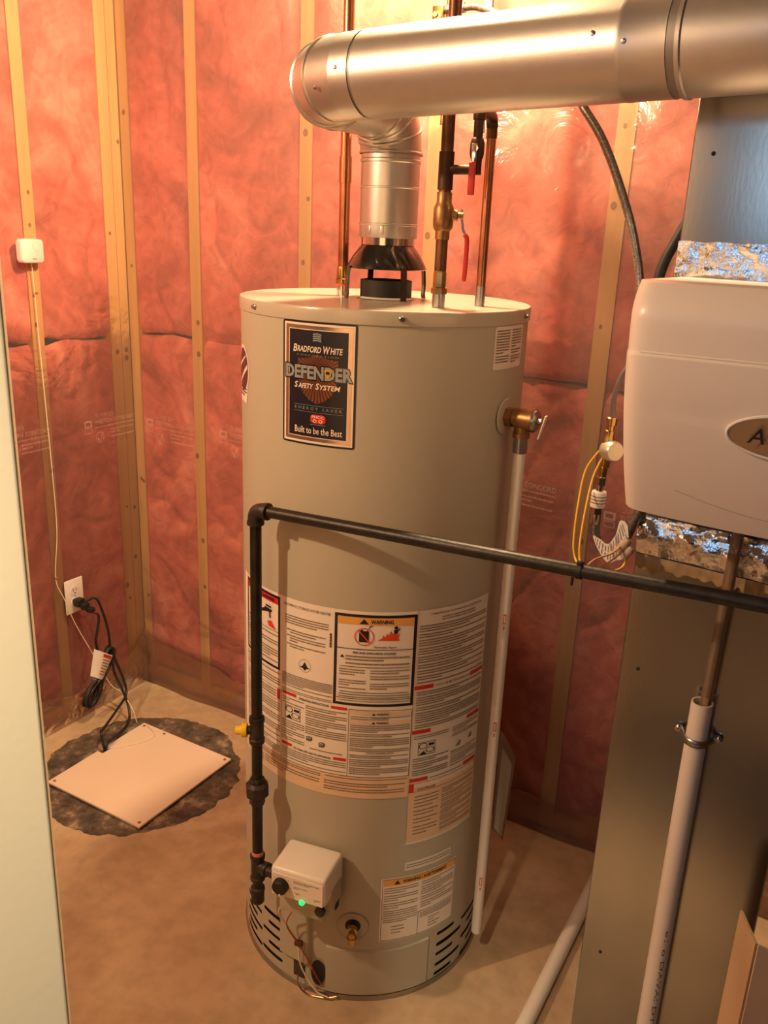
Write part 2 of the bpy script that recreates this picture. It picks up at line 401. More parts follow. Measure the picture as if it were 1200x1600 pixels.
# --- framed walls: foundation, studs, pink batts, clear film
def make_wall(name, label, P, length, studs, uflip, seams, seed):
    """P(u, d, z): u along the wall, d out of the wall into the room"""
    H = 2.46
    b = MB(); c0 = P(0, -.095, 0); c1 = P(length, -.095, H)
    vs = [P(u, d, z) for u in (-.10, length + .1) for d in (-.15, -.095) for z in (0, H)]
    b.add(vs, [(0, 1, 3, 2), (4, 6, 7, 5), (0, 4, 5, 1), (2, 3, 7, 6), (0, 2, 6, 4), (1, 5, 7, 3)])
    wall = struct(b.build(name, CONC_W, smooth=False), label)
    def slab(nm, u0, u1, d0, d1, z0, z1, m, par):
        bb = MB(); vs = [P(u, d, z) for u in (u0, u1) for d in (d0, d1) for z in (z0, z1)]
        bb.add(vs, [(0, 1, 3, 2), (4, 6, 7, 5), (0, 4, 5, 1), (2, 3, 7, 6), (0, 2, 6, 4), (1, 5, 7, 3)])
        return bb.build(nm, m, par, smooth=False)
    slab('bottom_plate', 0, length, -.09, -.002, 0, .038, WOOD, wall)
    rg = random.Random(seed)
    for (a, c) in studs:
        s = slab('stud', a, c, -.09, -.001, .038, H, WOOD, wall)
        for k in range(5):
            z = rg.uniform(.3, 2.2); uu = rg.uniform(a + .008, c - .008); r = rg.uniform(.004, .008)
            n = 12; pts = [P(uu + r * math.cos(2 * PI * q / n), -.0004, z + 1.25 * r * math.sin(2 * PI * q / n)) for q in range(n)]
            MB().add(pts, [tuple(range(n))]).build('knot', KNOT, s, smooth=False)
    edges = sorted(studs)
    bays = []
    prev = 0
    for a, c in edges:
        if a - prev > .05: bays.append((prev, a))
        prev = c
    if length - prev > .05: bays.append((prev, length))
    for bi, (a, c) in enumerate(bays):
        for (z0, z1) in seams:
            sd = seed * 7.3 + bi * 3.1 + z0
            def fn(s_, t_, a=a, c=c, z0=z0, z1=z1, sd=sd):
                u = a + .001 + (c - a - .002) * s_; z = z0 + (z1 - z0) * t_
                wv = Vector((u * 3.0 + sd, z * 2.2, sd))
                n = noise.noise(wv) * .5 + noise.noise(wv * 2.7) * .30 + noise.noise(wv * 7) * .13
                rd = 1 - abs(noise.noise(Vector((u * 5 + sd, z * 3.2 + 9, 2)))) ; crease = max(0, (rd - .90) / .10) ** 2
                e = min(s_, 1 - s_); ev = min(t_ * (z1 - z0), (1 - t_) * (z1 - z0))
                pil = 1 - math.exp(-e * 22); pv = 1 - math.exp(-ev / .012)
                d = -.005 * (1 - pil) + (-.012 + .026 * n - .012 * crease) * pil - .018 * (1 - pv)
                zz = z + (.018 * noise.noise(Vector((u * 9, sd, 1))) if t_ in (0.0, 1.0) else 0)
                return P(u, min(d, -.003), zz)
            mb = MB(); mb.grid(fn, max(12, int((c - a) / .010)), int((z1 - z0) / .010)); o = mb.build('insulation_batt', BATTM, wall, angle=80)
    # film
    def ff(s_, t_):
        u = -.0 + length * s_; z = .004 + (H - .004) * t_
        ds = min([min(abs(u - a), abs(u - c)) if not a <= u <= c else 0 for a, c in studs] + [1])
        k = 1 - math.exp(-ds / .05)
        wv = Vector((u * 4 + seed, z * 1.6, seed))
        n = noise.noise(wv); r1 = 1 - abs(noise.noise(Vector((u * 7 + z * 1.5, z * 2.2 - u, seed + 4)))); rdg = max(0, (r1 - .86) / .14) ** 2
        d = .003 + k * (.006 + .006 * n + .0025 * rdg)
        if z < .22: q = (1 - z / .22); d += .020 * q * (.6 + .8 * noise.noise(Vector((u * 5, z * 4, seed + 8)))) + .012 * math.sin(z * 40) * q
        return P(u, max(d, .002), z)
    mb = MB(); mb.grid(ff, int(length / .014), 170); film = mb.build('vapor_barrier', POLY, wall, angle=180)
    def fl(s_, t_):
        u = .01 + (length - .02) * s_; top = .105 + .055 * noise.noise(Vector((u * 2.3, seed, 5))) + .035 * noise.noise(Vector((u * 7, seed, 6))) + .10 * math.exp(-u / .09); z = .003 + top * t_
        return P(u, .036 - .020 * t_ + .010 * noise.noise(Vector((u * 6, z * 9, seed + 1))) * (1 - .5 * t_) , z)
    mb = MB(); mb.grid(fl, int(length / .02), 12); mb.build('film_flap', FLAP, wall, angle=180)
    film['label'] = 'clear plastic film stretched over the studs and pink insulation'
    return wall, film, P
PB = lambda u, d, z: Vector((XL + u, YB - d, z))
wall_back, film_b, _ = make_wall('wall_back', 'unfinished stud wall behind the water heater, pink insulation under clear film', PB, 3.4,
    [(0, .038), (.265, .305), (.665, .705), (1.052, 1.094), (1.518, 1.560), (1.92, 1.96), (2.32, 2.36), (2.72, 2.76), (3.12, 3.16)], False, [(.045, 1.237), (1.243, 2.44)], 3)
PLF = lambda u, d, z: Vector((XL + d, YB - u, z))
wall_left, film_l, _ = make_wall('wall_left', 'unfinished stud wall at the left with the sensor and outlet', PLF, 4.1,
    [(0.0, .036), (.038, .078), (.331, .370), (.74, .78), (1.14, 1.18), (1.54, 1.58), (1.94, 1.98), (2.34, 2.38), (2.74, 2.78), (3.14, 3.18), (3.54, 3.58)], True, [(.045, 1.227), (1.233, 2.44)], 11)
# print on the film
def film_print(film, fn):
    d = Dec()
    d.frame(0, .030, -.006, .016, .006, .006); d.frame(.002, .030, -.024, -.008, .002, .002)
    d.text('SUPER SIX', .045, .12, .020, .034, bold=.0)
    d.text('WESTERN CONCORD', .040, .205, .000, .014, bold=.01)
    d.para(.04, .205, -.014, -.004, .0075, k=.012, fill=.5, para_len=2)
    d.para(.105, .20, -.050, -.016, .010, k=.012, fill=.45, para_len=2)
    d.poly([(.048, -.046), (.058, -.062), (.074, -.026), (.070, -.026), (.058, -.054), (.051, -.042)])
    d.ring(.058, -.044, .016, .018, .86)
    d.build('printed_text', PRINTM, film, fn)
for u0, z0, tilt in ((.075, .955, 0), (.385, .962, -.03), (1.27, .985, -.05), (1.60, .94, -.02)):
    film_print(film_b, lambda u, v, u0=u0, z0=z0, t=tilt: PB(u0 + u, .0195, z0 + v + u * t))
for u0, z0 in ((.225, .968), (.56, .975)):
    film_print(film_l, lambda u, v, u0=u0, z0=z0: PLF(u0 - u, .0195, z0 + v))

# open interior door close to the viewer, seen edge on at the left
b = MB(); pts = []
DXE, DYE, DTH, DW, rr = -.510, .3775, .034, .70, .003
for cx, cy, t0 in ((DXE - rr, DYE - rr, 0), (DXE - DW + rr, DYE - rr, 90), (DXE - DW + rr, DYE - DTH + rr, 180), (DXE - rr, DYE - DTH + rr, 270)):
    for k in range(6):
        a = math.radians(t0 + 18 * k); pts.append((cx + rr * math.cos(a), cy + rr * math.sin(a)))
ca, sa = math.cos(math.radians(51)), math.sin(math.radians(51))
pts = [(DXE + (x - DXE) * ca - (y - DYE) * sa, DYE + (x - DXE) * sa + (y - DYE) * ca) for x, y in pts]
b.prism(pts, (0, 0, .012), (1, 0, 0), (0, 1, 0), (0, 0, 1), 2.03)
struct(b.build('door_1', DRYWALL, angle=60), 'cream painted open door, its edge close to the viewer at the left')

# ================================================================== WATER HEATER
HX, HY, HH, HR = -.8679, 1.4922, 1.4567, .2795
heater = thing('water_heater', 'tall beige gas water heater with warning labels, standing on the concrete floor', 'water heater', (HX, HY, 0))
def cyl(r): return lambda th, z: Vector((HX + r * math.sin(math.radians(th)), HY - r * math.cos(math.radians(th)), z))
JR = HR - .0015
b = MB(); b.lathe([(JR, .170), (JR, 1.436)], (HX, HY, 0), seg=128, capa=False, capb=False)
tank = b.build('tank_jacket', JACKET, heater)
b = MB(); b.lathe([(JR, 1.4325), (HR + .0012, 1.4325), (HR + .0016, 1.437), (HR + .0016, 1.4535), (HR, 1.4562), (HR - .004, 1.4568), (HR - .02, 1.4560), (.052, 1.4567)], (HX, HY, 0), seg=128, capa=False)
cap = b.build('top_cap', CAPM, heater, angle=50)
cp = cyl(HR + .0016)
for th in (-25, 36, 96, 150, 210, 270):
    b = MB(); n = cyl(1)(th, 0) - Vector((HX, HY, 0)); b.lathe([(.0055, 0), (.0055, .0015), (.004, .003)], cp(th, 1.4445), n, seg=10)
    b.lathe([(.0035, .003), (.0035, .006)], cp(th, 1.4445), n, seg=6); b.build('cap_screw', STEEL, cap)
b = MB(); b.lathe([(.035, 1.4566), (.035, 1.4615), (.031, 1.4635)], (HX - .105, HY + .165, 0), seg=24); b.build('anode_cap', CAPM, cap)
# skirt with real vent slots
slots = [(-20.5, -7.6, .148), (-17, -7.5, .121), (-21.4, -7.3, .094), (-17, -7.3, .066), (-21.7, -7.3, .040),
         (-40, -22.6, .122), (-38, -27, .100), (-40, -22.2, .078), (-38, -27.4, .056), (-40, -22.4, .034),
         (66.9, 78, .132), (66.9, 83.9, .102), (66.9, 78, .076), (66.9, 83.8, .047), (66.7, 77.8, .022),
         (84.1, 99, .122), (90, 105, .095), (84.8, 103, .068), (90.4, 105, .042), (85, 103, .018)]
SH = .0090
def in_slot(th, z):
    for a, c, zc in slots:
        if abs(z - zc) < SH / 2 and a < th < c:
            k = SH / 2; du = max(0, (a - th) * .004878 + k, (th - c) * .004878 + k)
            if du * du + (z - zc) ** 2 < k * k: return True
    return False
mb = MB(); NT, NZ = 720, 130; t0, t1 = -60, 120; z0, z1 = .012, .170
vid = {}
def gv(i, j):
    if (i, j) not in vid:
        vid[(i, j)] = len(mb.v); mb.v.append(cyl(JR)(t0 + (t1 - t0) * i / NT, z0 + (z1 - z0) * j / NZ))
    return vid[(i, j)]
for i in range(NT):
    th = t0 + (t1 - t0) * (i + .5) / NT
    for j in range(NZ):
        z = z0 + (z1 - z0) * (j + .5) / NZ
        if in_slot(th, z) or (0 < th < 5.3 and .030 < z < .078): continue
        mb.f.append((gv(i, j), gv(i + 1, j), gv(i + 1, j + 1), gv(i, j + 1)))
# back half, plain
mb.grid(lambda s, t: cyl(JR)(120 + 180 * s, z0 + (z1 - z0) * t), 60, 2)
mb.build('base_skirt', JACKET, heater, angle=60)
b = MB(); b.lathe([(.262, .02), (.262, .175)], (HX, HY, 0), seg=64); b.build('inner_chamber', BLKMATTE, heater)
b = MB(); b.lathe([(.262, .0), (JR + .003, .0), (JR + .004, .006), (JR + .003, .014), (JR - .002, .0145)], (HX, HY, 0), seg=96); b.build('base_ring', STEEL, heater)
# burner access panel, seams
b = MB(); P0 = cyl(JR + .004); P1 = cyl(JR + .0005)
b.grid(lambda s, t: P0(15.5 + 46.3 * s, .018 + .118 * t - .004 * math.sin(s * PI) * t), 40, 4)
b.grid(lambda s, t: (P0 if t > .5 else P1)(15.5 + 46.3 * s, .136 - .004 * math.sin(s * PI) + (.003 if t < .5 else 0)), 40, 1)
b.grid(lambda s, t: (P0 if t > .5 else P1)(61.8, .018 + .118 * s), 4, 1); b.grid(lambda s, t: (P0 if t > .5 else P1)(15.5, .018 + .118 * s), 4, 1)
b.build('access_panel', JACKET, heater, angle=40)
# draft hood
b = MB(); b.lathe([(.050, HH - .002), (.050, 1.4915), (.044, 1.4925), (.044, HH)], (HX, HY, 0), seg=48, capa=False, capb=False); b.build('flue_collar', BLKMATTE, heater)
b = MB(); b.lathe([(.0755, 1.5125), (.0765, 1.5135), (.074, 1.520), (.066, 1.535), (.056, 1.549), (.0505, 1.5555), (.0495, 1.558), (.046, 1.555), (.062, 1.535), (.0745, 1.5135)], (HX, HY, 0), seg=56, capa=False, capb=False)
hood = b.build('draft_hood', BLACK, heater, angle=50)
for th in (54, -36, 144, 234):
    n = cyl(1)(th, 0) - Vector((HX, HY, 0)); t = Vector((0, 0, 1)).cross(n); b = MB()
    path = [(.0755, 1.517), (.0775, 1.505), (.079, 1.485), (.0785, 1.466), (.080, 1.4575)]
    vs = []
    for (r, z) in path:
        for sgn in (-1, 1):
            for dr in (0, .0040): vs.append(Vector((HX, HY, z)) + n * (r + dr) + t * (sgn * .0056))
    fs = []
    for k in range(len(path) - 1):
        a = 4 * k; fs += [(a, a + 2, a + 6, a + 4), (a + 1, a + 5, a + 7, a + 3), (a, a + 4, a + 5, a + 1), (a + 2, a + 3, a + 7, a + 6)]
    fs += [(0, 1, 3, 2), (4 * len(path) - 4, 4 * len(path) - 2, 4 * len(path) - 1, 4 * len(path) - 3)]
    b.add(vs, fs).build('hood_leg', BLACK, hood)
b = MB(); b.grid(lambda s, t: Vector((HX, HY, 0)) + Vector((math.cos(s * 2 * PI) * (.049 + t * (.008 + .006 * noise.noise(Vector((math.cos(s * 2 * PI) * 3, math.sin(s * 2 * PI) * 3, 0))))), math.sin(s * 2 * PI) * (.049 + t * (.008 + .006 * noise.noise(Vector((math.cos(s * 2 * PI) * 3, math.sin(s * 2 * PI) * 3, 0))))), HH + .0035 * (1 - t) + .001)), 48, 3)
b.build('collar_insulation', FIBRE, heater)

# --- labels on the jacket
c0, c1, c2, c3, c4 = [cyl(JR + .0006 + .0003 * k) for k in range(5)]
# brand badge
d = Dec(); d.rrect(-8.3, 21.2, 1.219, 1.4318, .9, .0045); badge = d.build('brand_label', NAVY, heater, c0, 2.0); badge['label'] = 'black and copper brand label'
d = Dec(); d.frame(-7.5, 20.4, 1.2225, 1.4285, .75, .0038); d.build('frame_edge', CREAM, badge, c1, 2.0)
d = Dec(); d.frame(-6.7, 19.6, 1.2265, 1.4245, 1.25, .0060); d.build('frame_bevel', SILVERF, badge, c1, 2.0)
d = Dec(); d.frame(-5.45, 18.35, 1.2325, 1.4185, .25, .0012); d.build('frame_inner_edge', CREAM, badge, c1, 2.0)
sh = [(-1.4, 1.3690), (2.6, 1.3705), (6.6, 1.3770), (10.6, 1.3710), (14.6, 1.3690), (14.6, 1.345), (14.0, 1.325), (12.2, 1.309), (9.6, 1.2985), (6.6, 1.2930), (3.6, 1.2985), (1.0, 1.309), (-.8, 1.325), (-1.4, 1.345)]
d = Dec(); d.poly(sh); d.build('shield', COPPERF, badge, c1, 2.0)
d = Dec(); cs = (6.6, 1.347); n = 44
def inside(p):
    r = False
    for i in range(len(sh)):
        (x1, y1), (x2, y2) = sh[i], sh[i - 1]
        if (y1 > p[1]) != (y2 > p[1]) and p[0] < (x2 - x1) * (p[1] - y1) / (y2 - y1) + x1: r = not r
    return r
for k in range(n):
    def hit(a):
        lo, hi = 0, 2.0
        for _ in range(24):
            m_ = (lo + hi) / 2
            if inside((cs[0] + m_ * 12 * math.cos(a), cs[1] + m_ * .06 * math.sin(a))): lo = m_
            else: hi = m_
        return (cs[0] + lo * 12 * math.cos(a), cs[1] + lo * .06 * math.sin(a))
    a = 2 * PI * k / n; d.add([cs, hit(a), hit(a + PI / n * .8)], [(0, 1, 2)])
d.build('shield_rays', COPPERR, badge, c2, 2.0)
d = Dec()
d.text('B', -3.4, -1.7, 1.3795, 1.3925, .02, .2); d.text('RADFORD', -1.6, 8.1, 1.3800, 1.3905, .02, .2); d.text('W', 8.9, 11.5, 1.3795, 1.3925, .02, .2); d.text('HITE', 11.6, 16.2, 1.3800, 1.3905, .02, .2)
d.text('S', -2.7, -1.2, 1.3180, 1.3290, .02, .2); d.text('AFETY', -1.0, 5.2, 1.3182, 1.3268, .02, .2); d.text('S', 6.1, 7.6, 1.3180, 1.3290, .02, .2); d.text('YSTEM', 7.7, 15.6, 1.3182, 1.3268, .02, .2)
d.text('Built to be the Best', -2.4, 16.6, 1.2395, 1.2515, .008)
d.split('letters', CREAM, badge, c3, 2.0)
d = Dec(); d.text('C O R P O R A T I O N', -1.8, 14.6, 1.3735, 1.3765); d.text('E N E R G Y   S A V E R', -2.4, 16.4, 1.2815, 1.2865); d.rect(-2.8, 16.8, 1.2775, 1.2780); d.rect(-2.8, 16.8, 1.2890, 1.2895)
for k in range(4):
    z = 1.3985 + k * .0036; d.add([(4.8, z + .0005), (6.4, z + .0018), (8.1, z), (8.1, z + .0022), (6.4, z + .0040), (4.8, z + .0027)], [(0, 1, 4, 5), (1, 2, 3, 4)])
d.rect(4.2, 10.2, 1.2560, 1.2568)
d.split('grey_mark', SLATE, badge, c3, 2.0)
d = Dec(); d.text('DEFENDER', -7.2, 20.4, 1.3325, 1.3595, .085); d.build('word_outline', BLACK, badge, c2, 2.0)
d = Dec(); d.text('DEFENDER', -6.7, 19.9, 1.3345, 1.3575, .04); d.build('word_face', SLATE, badge, c3, 2.0)
d = Dec(); d.poly([(9.4, 1.3525), (10.8, 1.3545), (12.2, 1.3525), (12.0, 1.3435), (10.8, 1.3385), (9.6, 1.3435)]); d.build('small_shield', GOLD, badge, c4, 2.0)
d = Dec(); d.rrect(10.1, 11.5, 1.3455, 1.3505, .3, .0015); d.build('shield_mark', NAVY, badge, cyl(JR + .0021), 2.0)
d = Dec(); d.poly([(4.2, 1.262), (4.2, 1.2715), (5.4, 1.2745), (9.0, 1.2745), (10.2, 1.2715), (10.2, 1.262), (9.0, 1.2585), (5.4, 1.2585)]); d.build('red_emblem', LRED, badge, c2, 2.0)
d = Dec(); d.text('PHCC', 4.8, 9.6, 1.2675, 1.2725, .02); d.ring(6.0, 1.2630, .8, .0028, .6, 16); d.ring(8.3, 1.2630, .8, .0028, .6, 16); d.split('emblem_mark', CREAM, badge, c3, 2.0)
# oval sticker at the left edge
d = Dec(); d.ell(-41, 1.3230, 8.6, .046, 36); d.poly([(-47.5, 1.30), (-33.8, 1.30), (-35.5, 1.262), (-46, 1.262)]); ov = d.build('oval_sticker', PAPER, heater, c0, 2.0); ov['label'] = 'oval sticker with a white border'
d = Dec(); d.ell(-41, 1.3230, 7.6, .040, 36); d.build('oval_field', mat('sticker_maroon', (.10, .03, .045), .3), ov, c1, 2.0)
d = Dec(); d.poly([(-47, 1.290), (-34.2, 1.327), (-34.0, 1.336), (-46, 1.30)]); d.poly([(-46, 1.325), (-36.5, 1.348), (-36, 1.352), (-46, 1.332)]); d.split('oval_stripe', CREAM, ov, c2, 2.0)
d = Dec(); d.para(-46, -35.3, 1.266, 1.292, .006, k=1.5, fill=.5); d.build('fine_print', NAVY, ov, c1, 2.0)
# big label, english half
d = Dec(); d.rect(-40, 47.5, .516, .9165); lab = d.build('instruction_label', PAPER, heater, c0, 2.0); lab['label'] = 'large white instruction label, english half'
d = Dec(); d.rect(-40, 47.5, .513, .5615); d.build('warranty_strip', PEACH, lab, c1, 2.0)
d = Dec()
d.frame(-36, -9.4, .7545, .9105, 1.1, .0052); d.frame(15.6, 47.45, .7195, .9100, 1.15, .0056)
d.split('navy_frame', NAVY, lab, c1, 2.0)
d = Dec(); d.rect(-34.9, -10.5, .8925, .9053); d.rect(-8.0, -.6, .7100, .7165); d.rect(14.9, 21.5, .7070, .7135); d.rect(-8.0, -2.7, .5960, .6025); d.rect(16.3, 21.7, .5945, .6010); d.rect(-11.2, -9.2, .690, .712)
d.split('red_bar', LRED, lab, c1, 2.0)
d = Dec(); d.rect(16.75, 46.3, .8895, .9042); d.build('orange_header', ORANGE, lab, c2, 2.0)
d = Dec(); d.rect(22.5, 47.1, .7005, .7085); d.rect(22.5, 47.0, .6815, .6890); d.split('peach_bar', PEACH, lab, c2, 2.0)
d = Dec()
d.rect(16.75, 46.3, .8390, .8404); d.rect(18.2, 45.4, .8020, .8032); d.rect(18.2, 45.4, .7485, .7497); d.rect(17, 46.8, .7345, .7357); d.rect(-34.9, -10.5, .8338, .8350)
d.frame(22.1, 47.4, .5620, .7118, .18, .0010); d.rect(-36, 22.2, .5622, .5632); d.rect(-8.6, -8.42, .562, .716); d.rect(-36, -8.5, .7130, .7138); d.rect(-36, -8.5, .6868, .6876)
d.poly([(25.2, .8915), (27.0, .9020), (28.8, .8915)]); d.text('WARNING', 29.6, 38.2, .8925, .9010, .03)
d.text('DANGER', -20.5, -12.5, .8960, .9020, .03); d.poly([(-23.6, .8950), (-22.1, .9025), (-20.9, .8950)])
d.text('AUTOMATIC STORAGE WATER HEATER', -7.4, 13.9, .9005, .9060)
d.text('FIRE AND EXPLOSION HAZARD', 23.0, 39.8, .8300, .8345, .03); d.text('Flammable Vapors', 31.0, 39.8, .8420, .8475, .01); d.poly([(18.0, .8205), (18.9, .8262), (19.8, .8205)])
d.text('OPERATING INSTRUCTIONS', .6, 14.0, .7088, .7138, .02); d.text('TO TURN OFF GAS TO APPLIANCE', -1.9, 15.2, .5945, .5992, .02)
d.poly([(31.3, .7008), (32.0, .7060), (32.8, .7008)]); d.text('WARNING', 33.2, 38.0, .7012, .7058, .03); d.poly([(31.3, .6818), (32.0, .6875), (32.8, .6818)]); d.text('WARNING', 33.2, 38.0, .6822, .6870, .03)
d.text('FOR YOUR SAFETY', 31.0, 38.5, .6940, .6972, .02); d.text('STATE OF CALIFORNIA NOTICE', 29.5, 40.5, .6155, .6190, .02)
d.split('rule_line', INK, lab, c3, 2.0); d = Dec()
# gasoline can, flames figure, danger faucet, certification mark
d.rrect(25.2, 28.9, .8550, .8775, .25, .0012); d.poly([(27.8, .877), (28.3, .8775), (29.2, .8880), (30.4, .8895), (30.4, .8878), (29.5, .8865)]); d.rect(25.8, 26.6, .8775, .8800)
d.ell(39.3, .8850, .75, .0035, 14); d.poly([(38.4, .8810), (40.2, .8815), (39.8, .8730), (38.6, .8735)]); d.poly([(40.0, .8815), (40.9, .8860), (40.7, .8800), (40.0, .8790)])
d.poly([(-23, .868), (-20, .872), (-18.5, .878), (-14.3, .876), (-14.6, .871), (-17, .869), (-19.5, .866), (-22.5, .861)]); d.rect(-18.5, -14.8, .879, .883); d.poly([(-16.2, .870), (-15.4, .870), (-15.0, .858), (-15.9, .858)])
d.poly([(3.2, .7935), (4.3, .7835), (5.6, .7815), (4.0, .7795), (3.2, .7750), (2.4, .7795), (.8, .7815), (2.1, .7835)])
d.ring(3.2, .7855, 2.75, .0135, .96)
for k in range(14): d.rect(13.7, 14.6, .8365 + k * .0021, .8365 + k * .0021 + (.0012 if k % 3 else .0017))
# control drawing
def ctl(d, a, z):
    d.frame(a, a + 7.8, z, z + .029, .22, .0011); d.ring(a + 2.2, z + .0205, 1.9, .0068, .8); d.rect(a + 4.7, a + 7.2, z + .019, z + .0245); d.ring(a + 5.4, z + .010, 2.0, .0060, .8); d.poly([(a + .5, z + .001), (a + 4.0, z + .001), (a + 2.4, z + .009)])
ctl(d, -6.4, .6590)
for a, z in ((4.2, .624), (9.8, .617)):
    for k in range(5): d.poly([(a + k * .5, z), (a + 1.6 + k * .3, z + .011), (a + 1.7 + k * .3, z + .011), (a + .3 + k * .5, z)])
    d.ring(a + 1.5, z + .006, 1.4, .005, .8, 14)
d.build('drawing', INK, lab, c3, 2.0)
d = Dec(); d.poly([(32.2, .8588), (34.0, .8640), (34.4, .8700), (35.2, .8660), (35.9, .8740), (36.6, .8690), (37.2, .8790), (38.2, .8720), (39.0, .8800), (39.6, .8700), (40.9, .8730), (40.2, .8640), (40.9, .8588)])
d.poly([(-14.9, .853), (-17.5, .848), (-16.4, .840), (-11.6, .837), (-13.2, .845)])
d.split('flame', FLAME, lab, c2, 2.0)
d = Dec(); d.ring(27.15, .8660, 3.75, .0180, .90); d.poly([(24.6, .8780), (25.0, .8795), (29.7, .8535), (29.3, .8520)]); d.split('prohibition_mark', FLAME, lab, c4, 2.0)
d = Dec()
K = .55
d.para(-6.7, 13.2, .8620, .8850, .0050, K, seed=1, para_len=6); d.para(-5.6, 12, .8140, .8560, .0052, K * .8, seed=2, para_len=3, indent=1.5)
d.para(-8.2, 15.2, .7290, .7590, .0034, K * .5, seed=3, fill=.62, para_len=9)
d.para(-8.2, 15.2, .7180, .7260, .0036, K, seed=33)
d.para(-34, -10.8, .7620, .8300, .0056, K, seed=4); d.para(-36, -9.2, .7170, .7510, .0055, K, seed=5); d.para(-36, -11.6, .690, .710, .0056, K, seed=55); d.para(-36, -9.2, .5670, .6840, .0052, K, seed=6, para_len=5)
d.para(20.2, 45.3, .8040, .8285, .0062, K * 1.1, seed=7, fill=.55, para_len=9)
d.para(17.8, 28, .7820, .8000, .0052, K, seed=8); d.para(30, 45.4, .7750, .8000, .0052, K, seed=9, para_len=6); d.para(17.8, 28.4, .7520, .7770, .0050, K, seed=10); d.para(30, 45.4, .7520, .7720, .0050, K, seed=11)
d.para(17.8, 46.0, .7370, .7475, .0050, K, seed=12); d.para(17.8, 46, .7260, .7335, .0042, K, seed=13)
d.para(22.9, 46.8, .6895, .6995, .0045, K, seed=14); d.para(22.9, 46.8, .6200, .6805, .0043, K, seed=15, fill=.6, para_len=5); d.para(22.9, 46.8, .5655, .6140, .0043, K, seed=16, fill=.6, para_len=5)
d.para(-7.8, 3.2, .6915, .7070, .0046, K, seed=17); d.para(3.9, 21.4, .6350, .7040, .0046, K, seed=18, fill=.55, para_len=6); d.para(-7.9, 3.4, .6050, .6560, .0048, K, seed=19, para_len=4); d.para(6, 20, .604, .612, .0046, K, seed=119)
d.para(-7.9, 21.6, .5660, .5930, .0046, K, seed=20, para_len=4)
d.para(-36, 11, .5490, .5600, .0045, K, seed=21); d.para(13, 46.6, .5520, .5600, .0045, K, seed=22); d.para(-36, -20, .520, .545, .006, K * 2, seed=23); d.para(-19, 10.6, .5250, .5480, .0060, K * 2, seed=24); d.para(12.6, 46, .5220, .5500, .0055, K * 1.3, seed=25)
d.build('fine_print', INKG, lab, c2, None)
# big label, french half
d = Dec(); d.rect(47.6, 83.7, .3960, .9165); fr = d.build('french_instruction_label', PAPERF, heater, c1, 2.0); fr['label'] = 'white instruction label, french half reaching lower'
d = Dec(); d.rect(47.6, 83.7, .4020, .5290); d.rect(47.6, 48.1, .40, .9165); d.build('peach_fault_table', PEACH, fr, c2, 2.0)
d = Dec()
for z in (.7510, .6535, .5440): d.rect(47.8, 56, z, z + .0085); d.rect(75, 83.3, z, z + .0085)
d.frame(47.8, 83.3, .5200, .5405, .3, .0012); d.rect(47.8, 50, .5205, .540)
d.split('red_bar', LRED, fr, c3, 2.0)
d = Dec(); d.text('CHAUFFE-EAU AUTOMATIQUE À RÉSERVOIR', 53, 78.5, .9050, .9105); ctl(d, 50.8, .6040); d.text('CONTROLES', 51.5, 60, .5225, .5280, .01)
for a, z in ((69.5, .600), (76.5, .606)):
    for k in range(5): d.poly([(a + k * .5, z), (a + 1.6 + k * .3, z + .011), (a + 1.7 + k * .3, z + .011), (a + .3 + k * .5, z)])
d.build('drawing', INK, fr, c4, 2.0)
d = Dec(); d.para(58, 75, .890, .902, .0050, K, seed=30); d.para(48.6, 82.8, .7640, .8880, .0052, K, seed=31, fill=.55, para_len=4); d.text('AVANT DE METTRE EN MARCHE', 57, 74.5, .7520, .7575, .01); d.para(48.8, 82.8, .6640, .7480, .0050, K, seed=32, fill=.58, para_len=5)
d.para(48.8, 65, .6380, .6510, .0046, K, seed=33); d.para(67, 82.8, .6220, .6510, .0046, K, seed=34, para_len=6); d.para(48.8, 65.5, .5555, .6000, .0048, K, seed=35, fill=.6); d.para(67, 82.8, .5555, .5950, .0048, K, seed=36); d.para(57, 74, .5460, .5510, .005, K, seed=37)
d.para(50.5, 62, .4080, .5150, .0080, K, seed=38, fill=.35); d.para(63.5, 82.8, .4080, .5150, .0046, K, seed=39, fill=.5)
d.build('fine_print', INKG, fr, c3, None)
# right hand sticker under the cap
d = Dec(); d.rrect(74.2, 96, 1.3545, 1.4300, 1.0, .004); st = d.build('notice_sticker', PAPERF, heater, c0, 2.0); st['label'] = 'small white notice sticker below the cap'
d = Dec(); d.para(75.3, 84, 1.3620, 1.4260, .0048, K, seed=40, fill=.5, para_len=9); d.para(85.5, 94.5, 1.3640, 1.4260, .0048, K, seed=41, fill=.5, para_len=9); d.build('fine_print', INKG, st, c1, None)
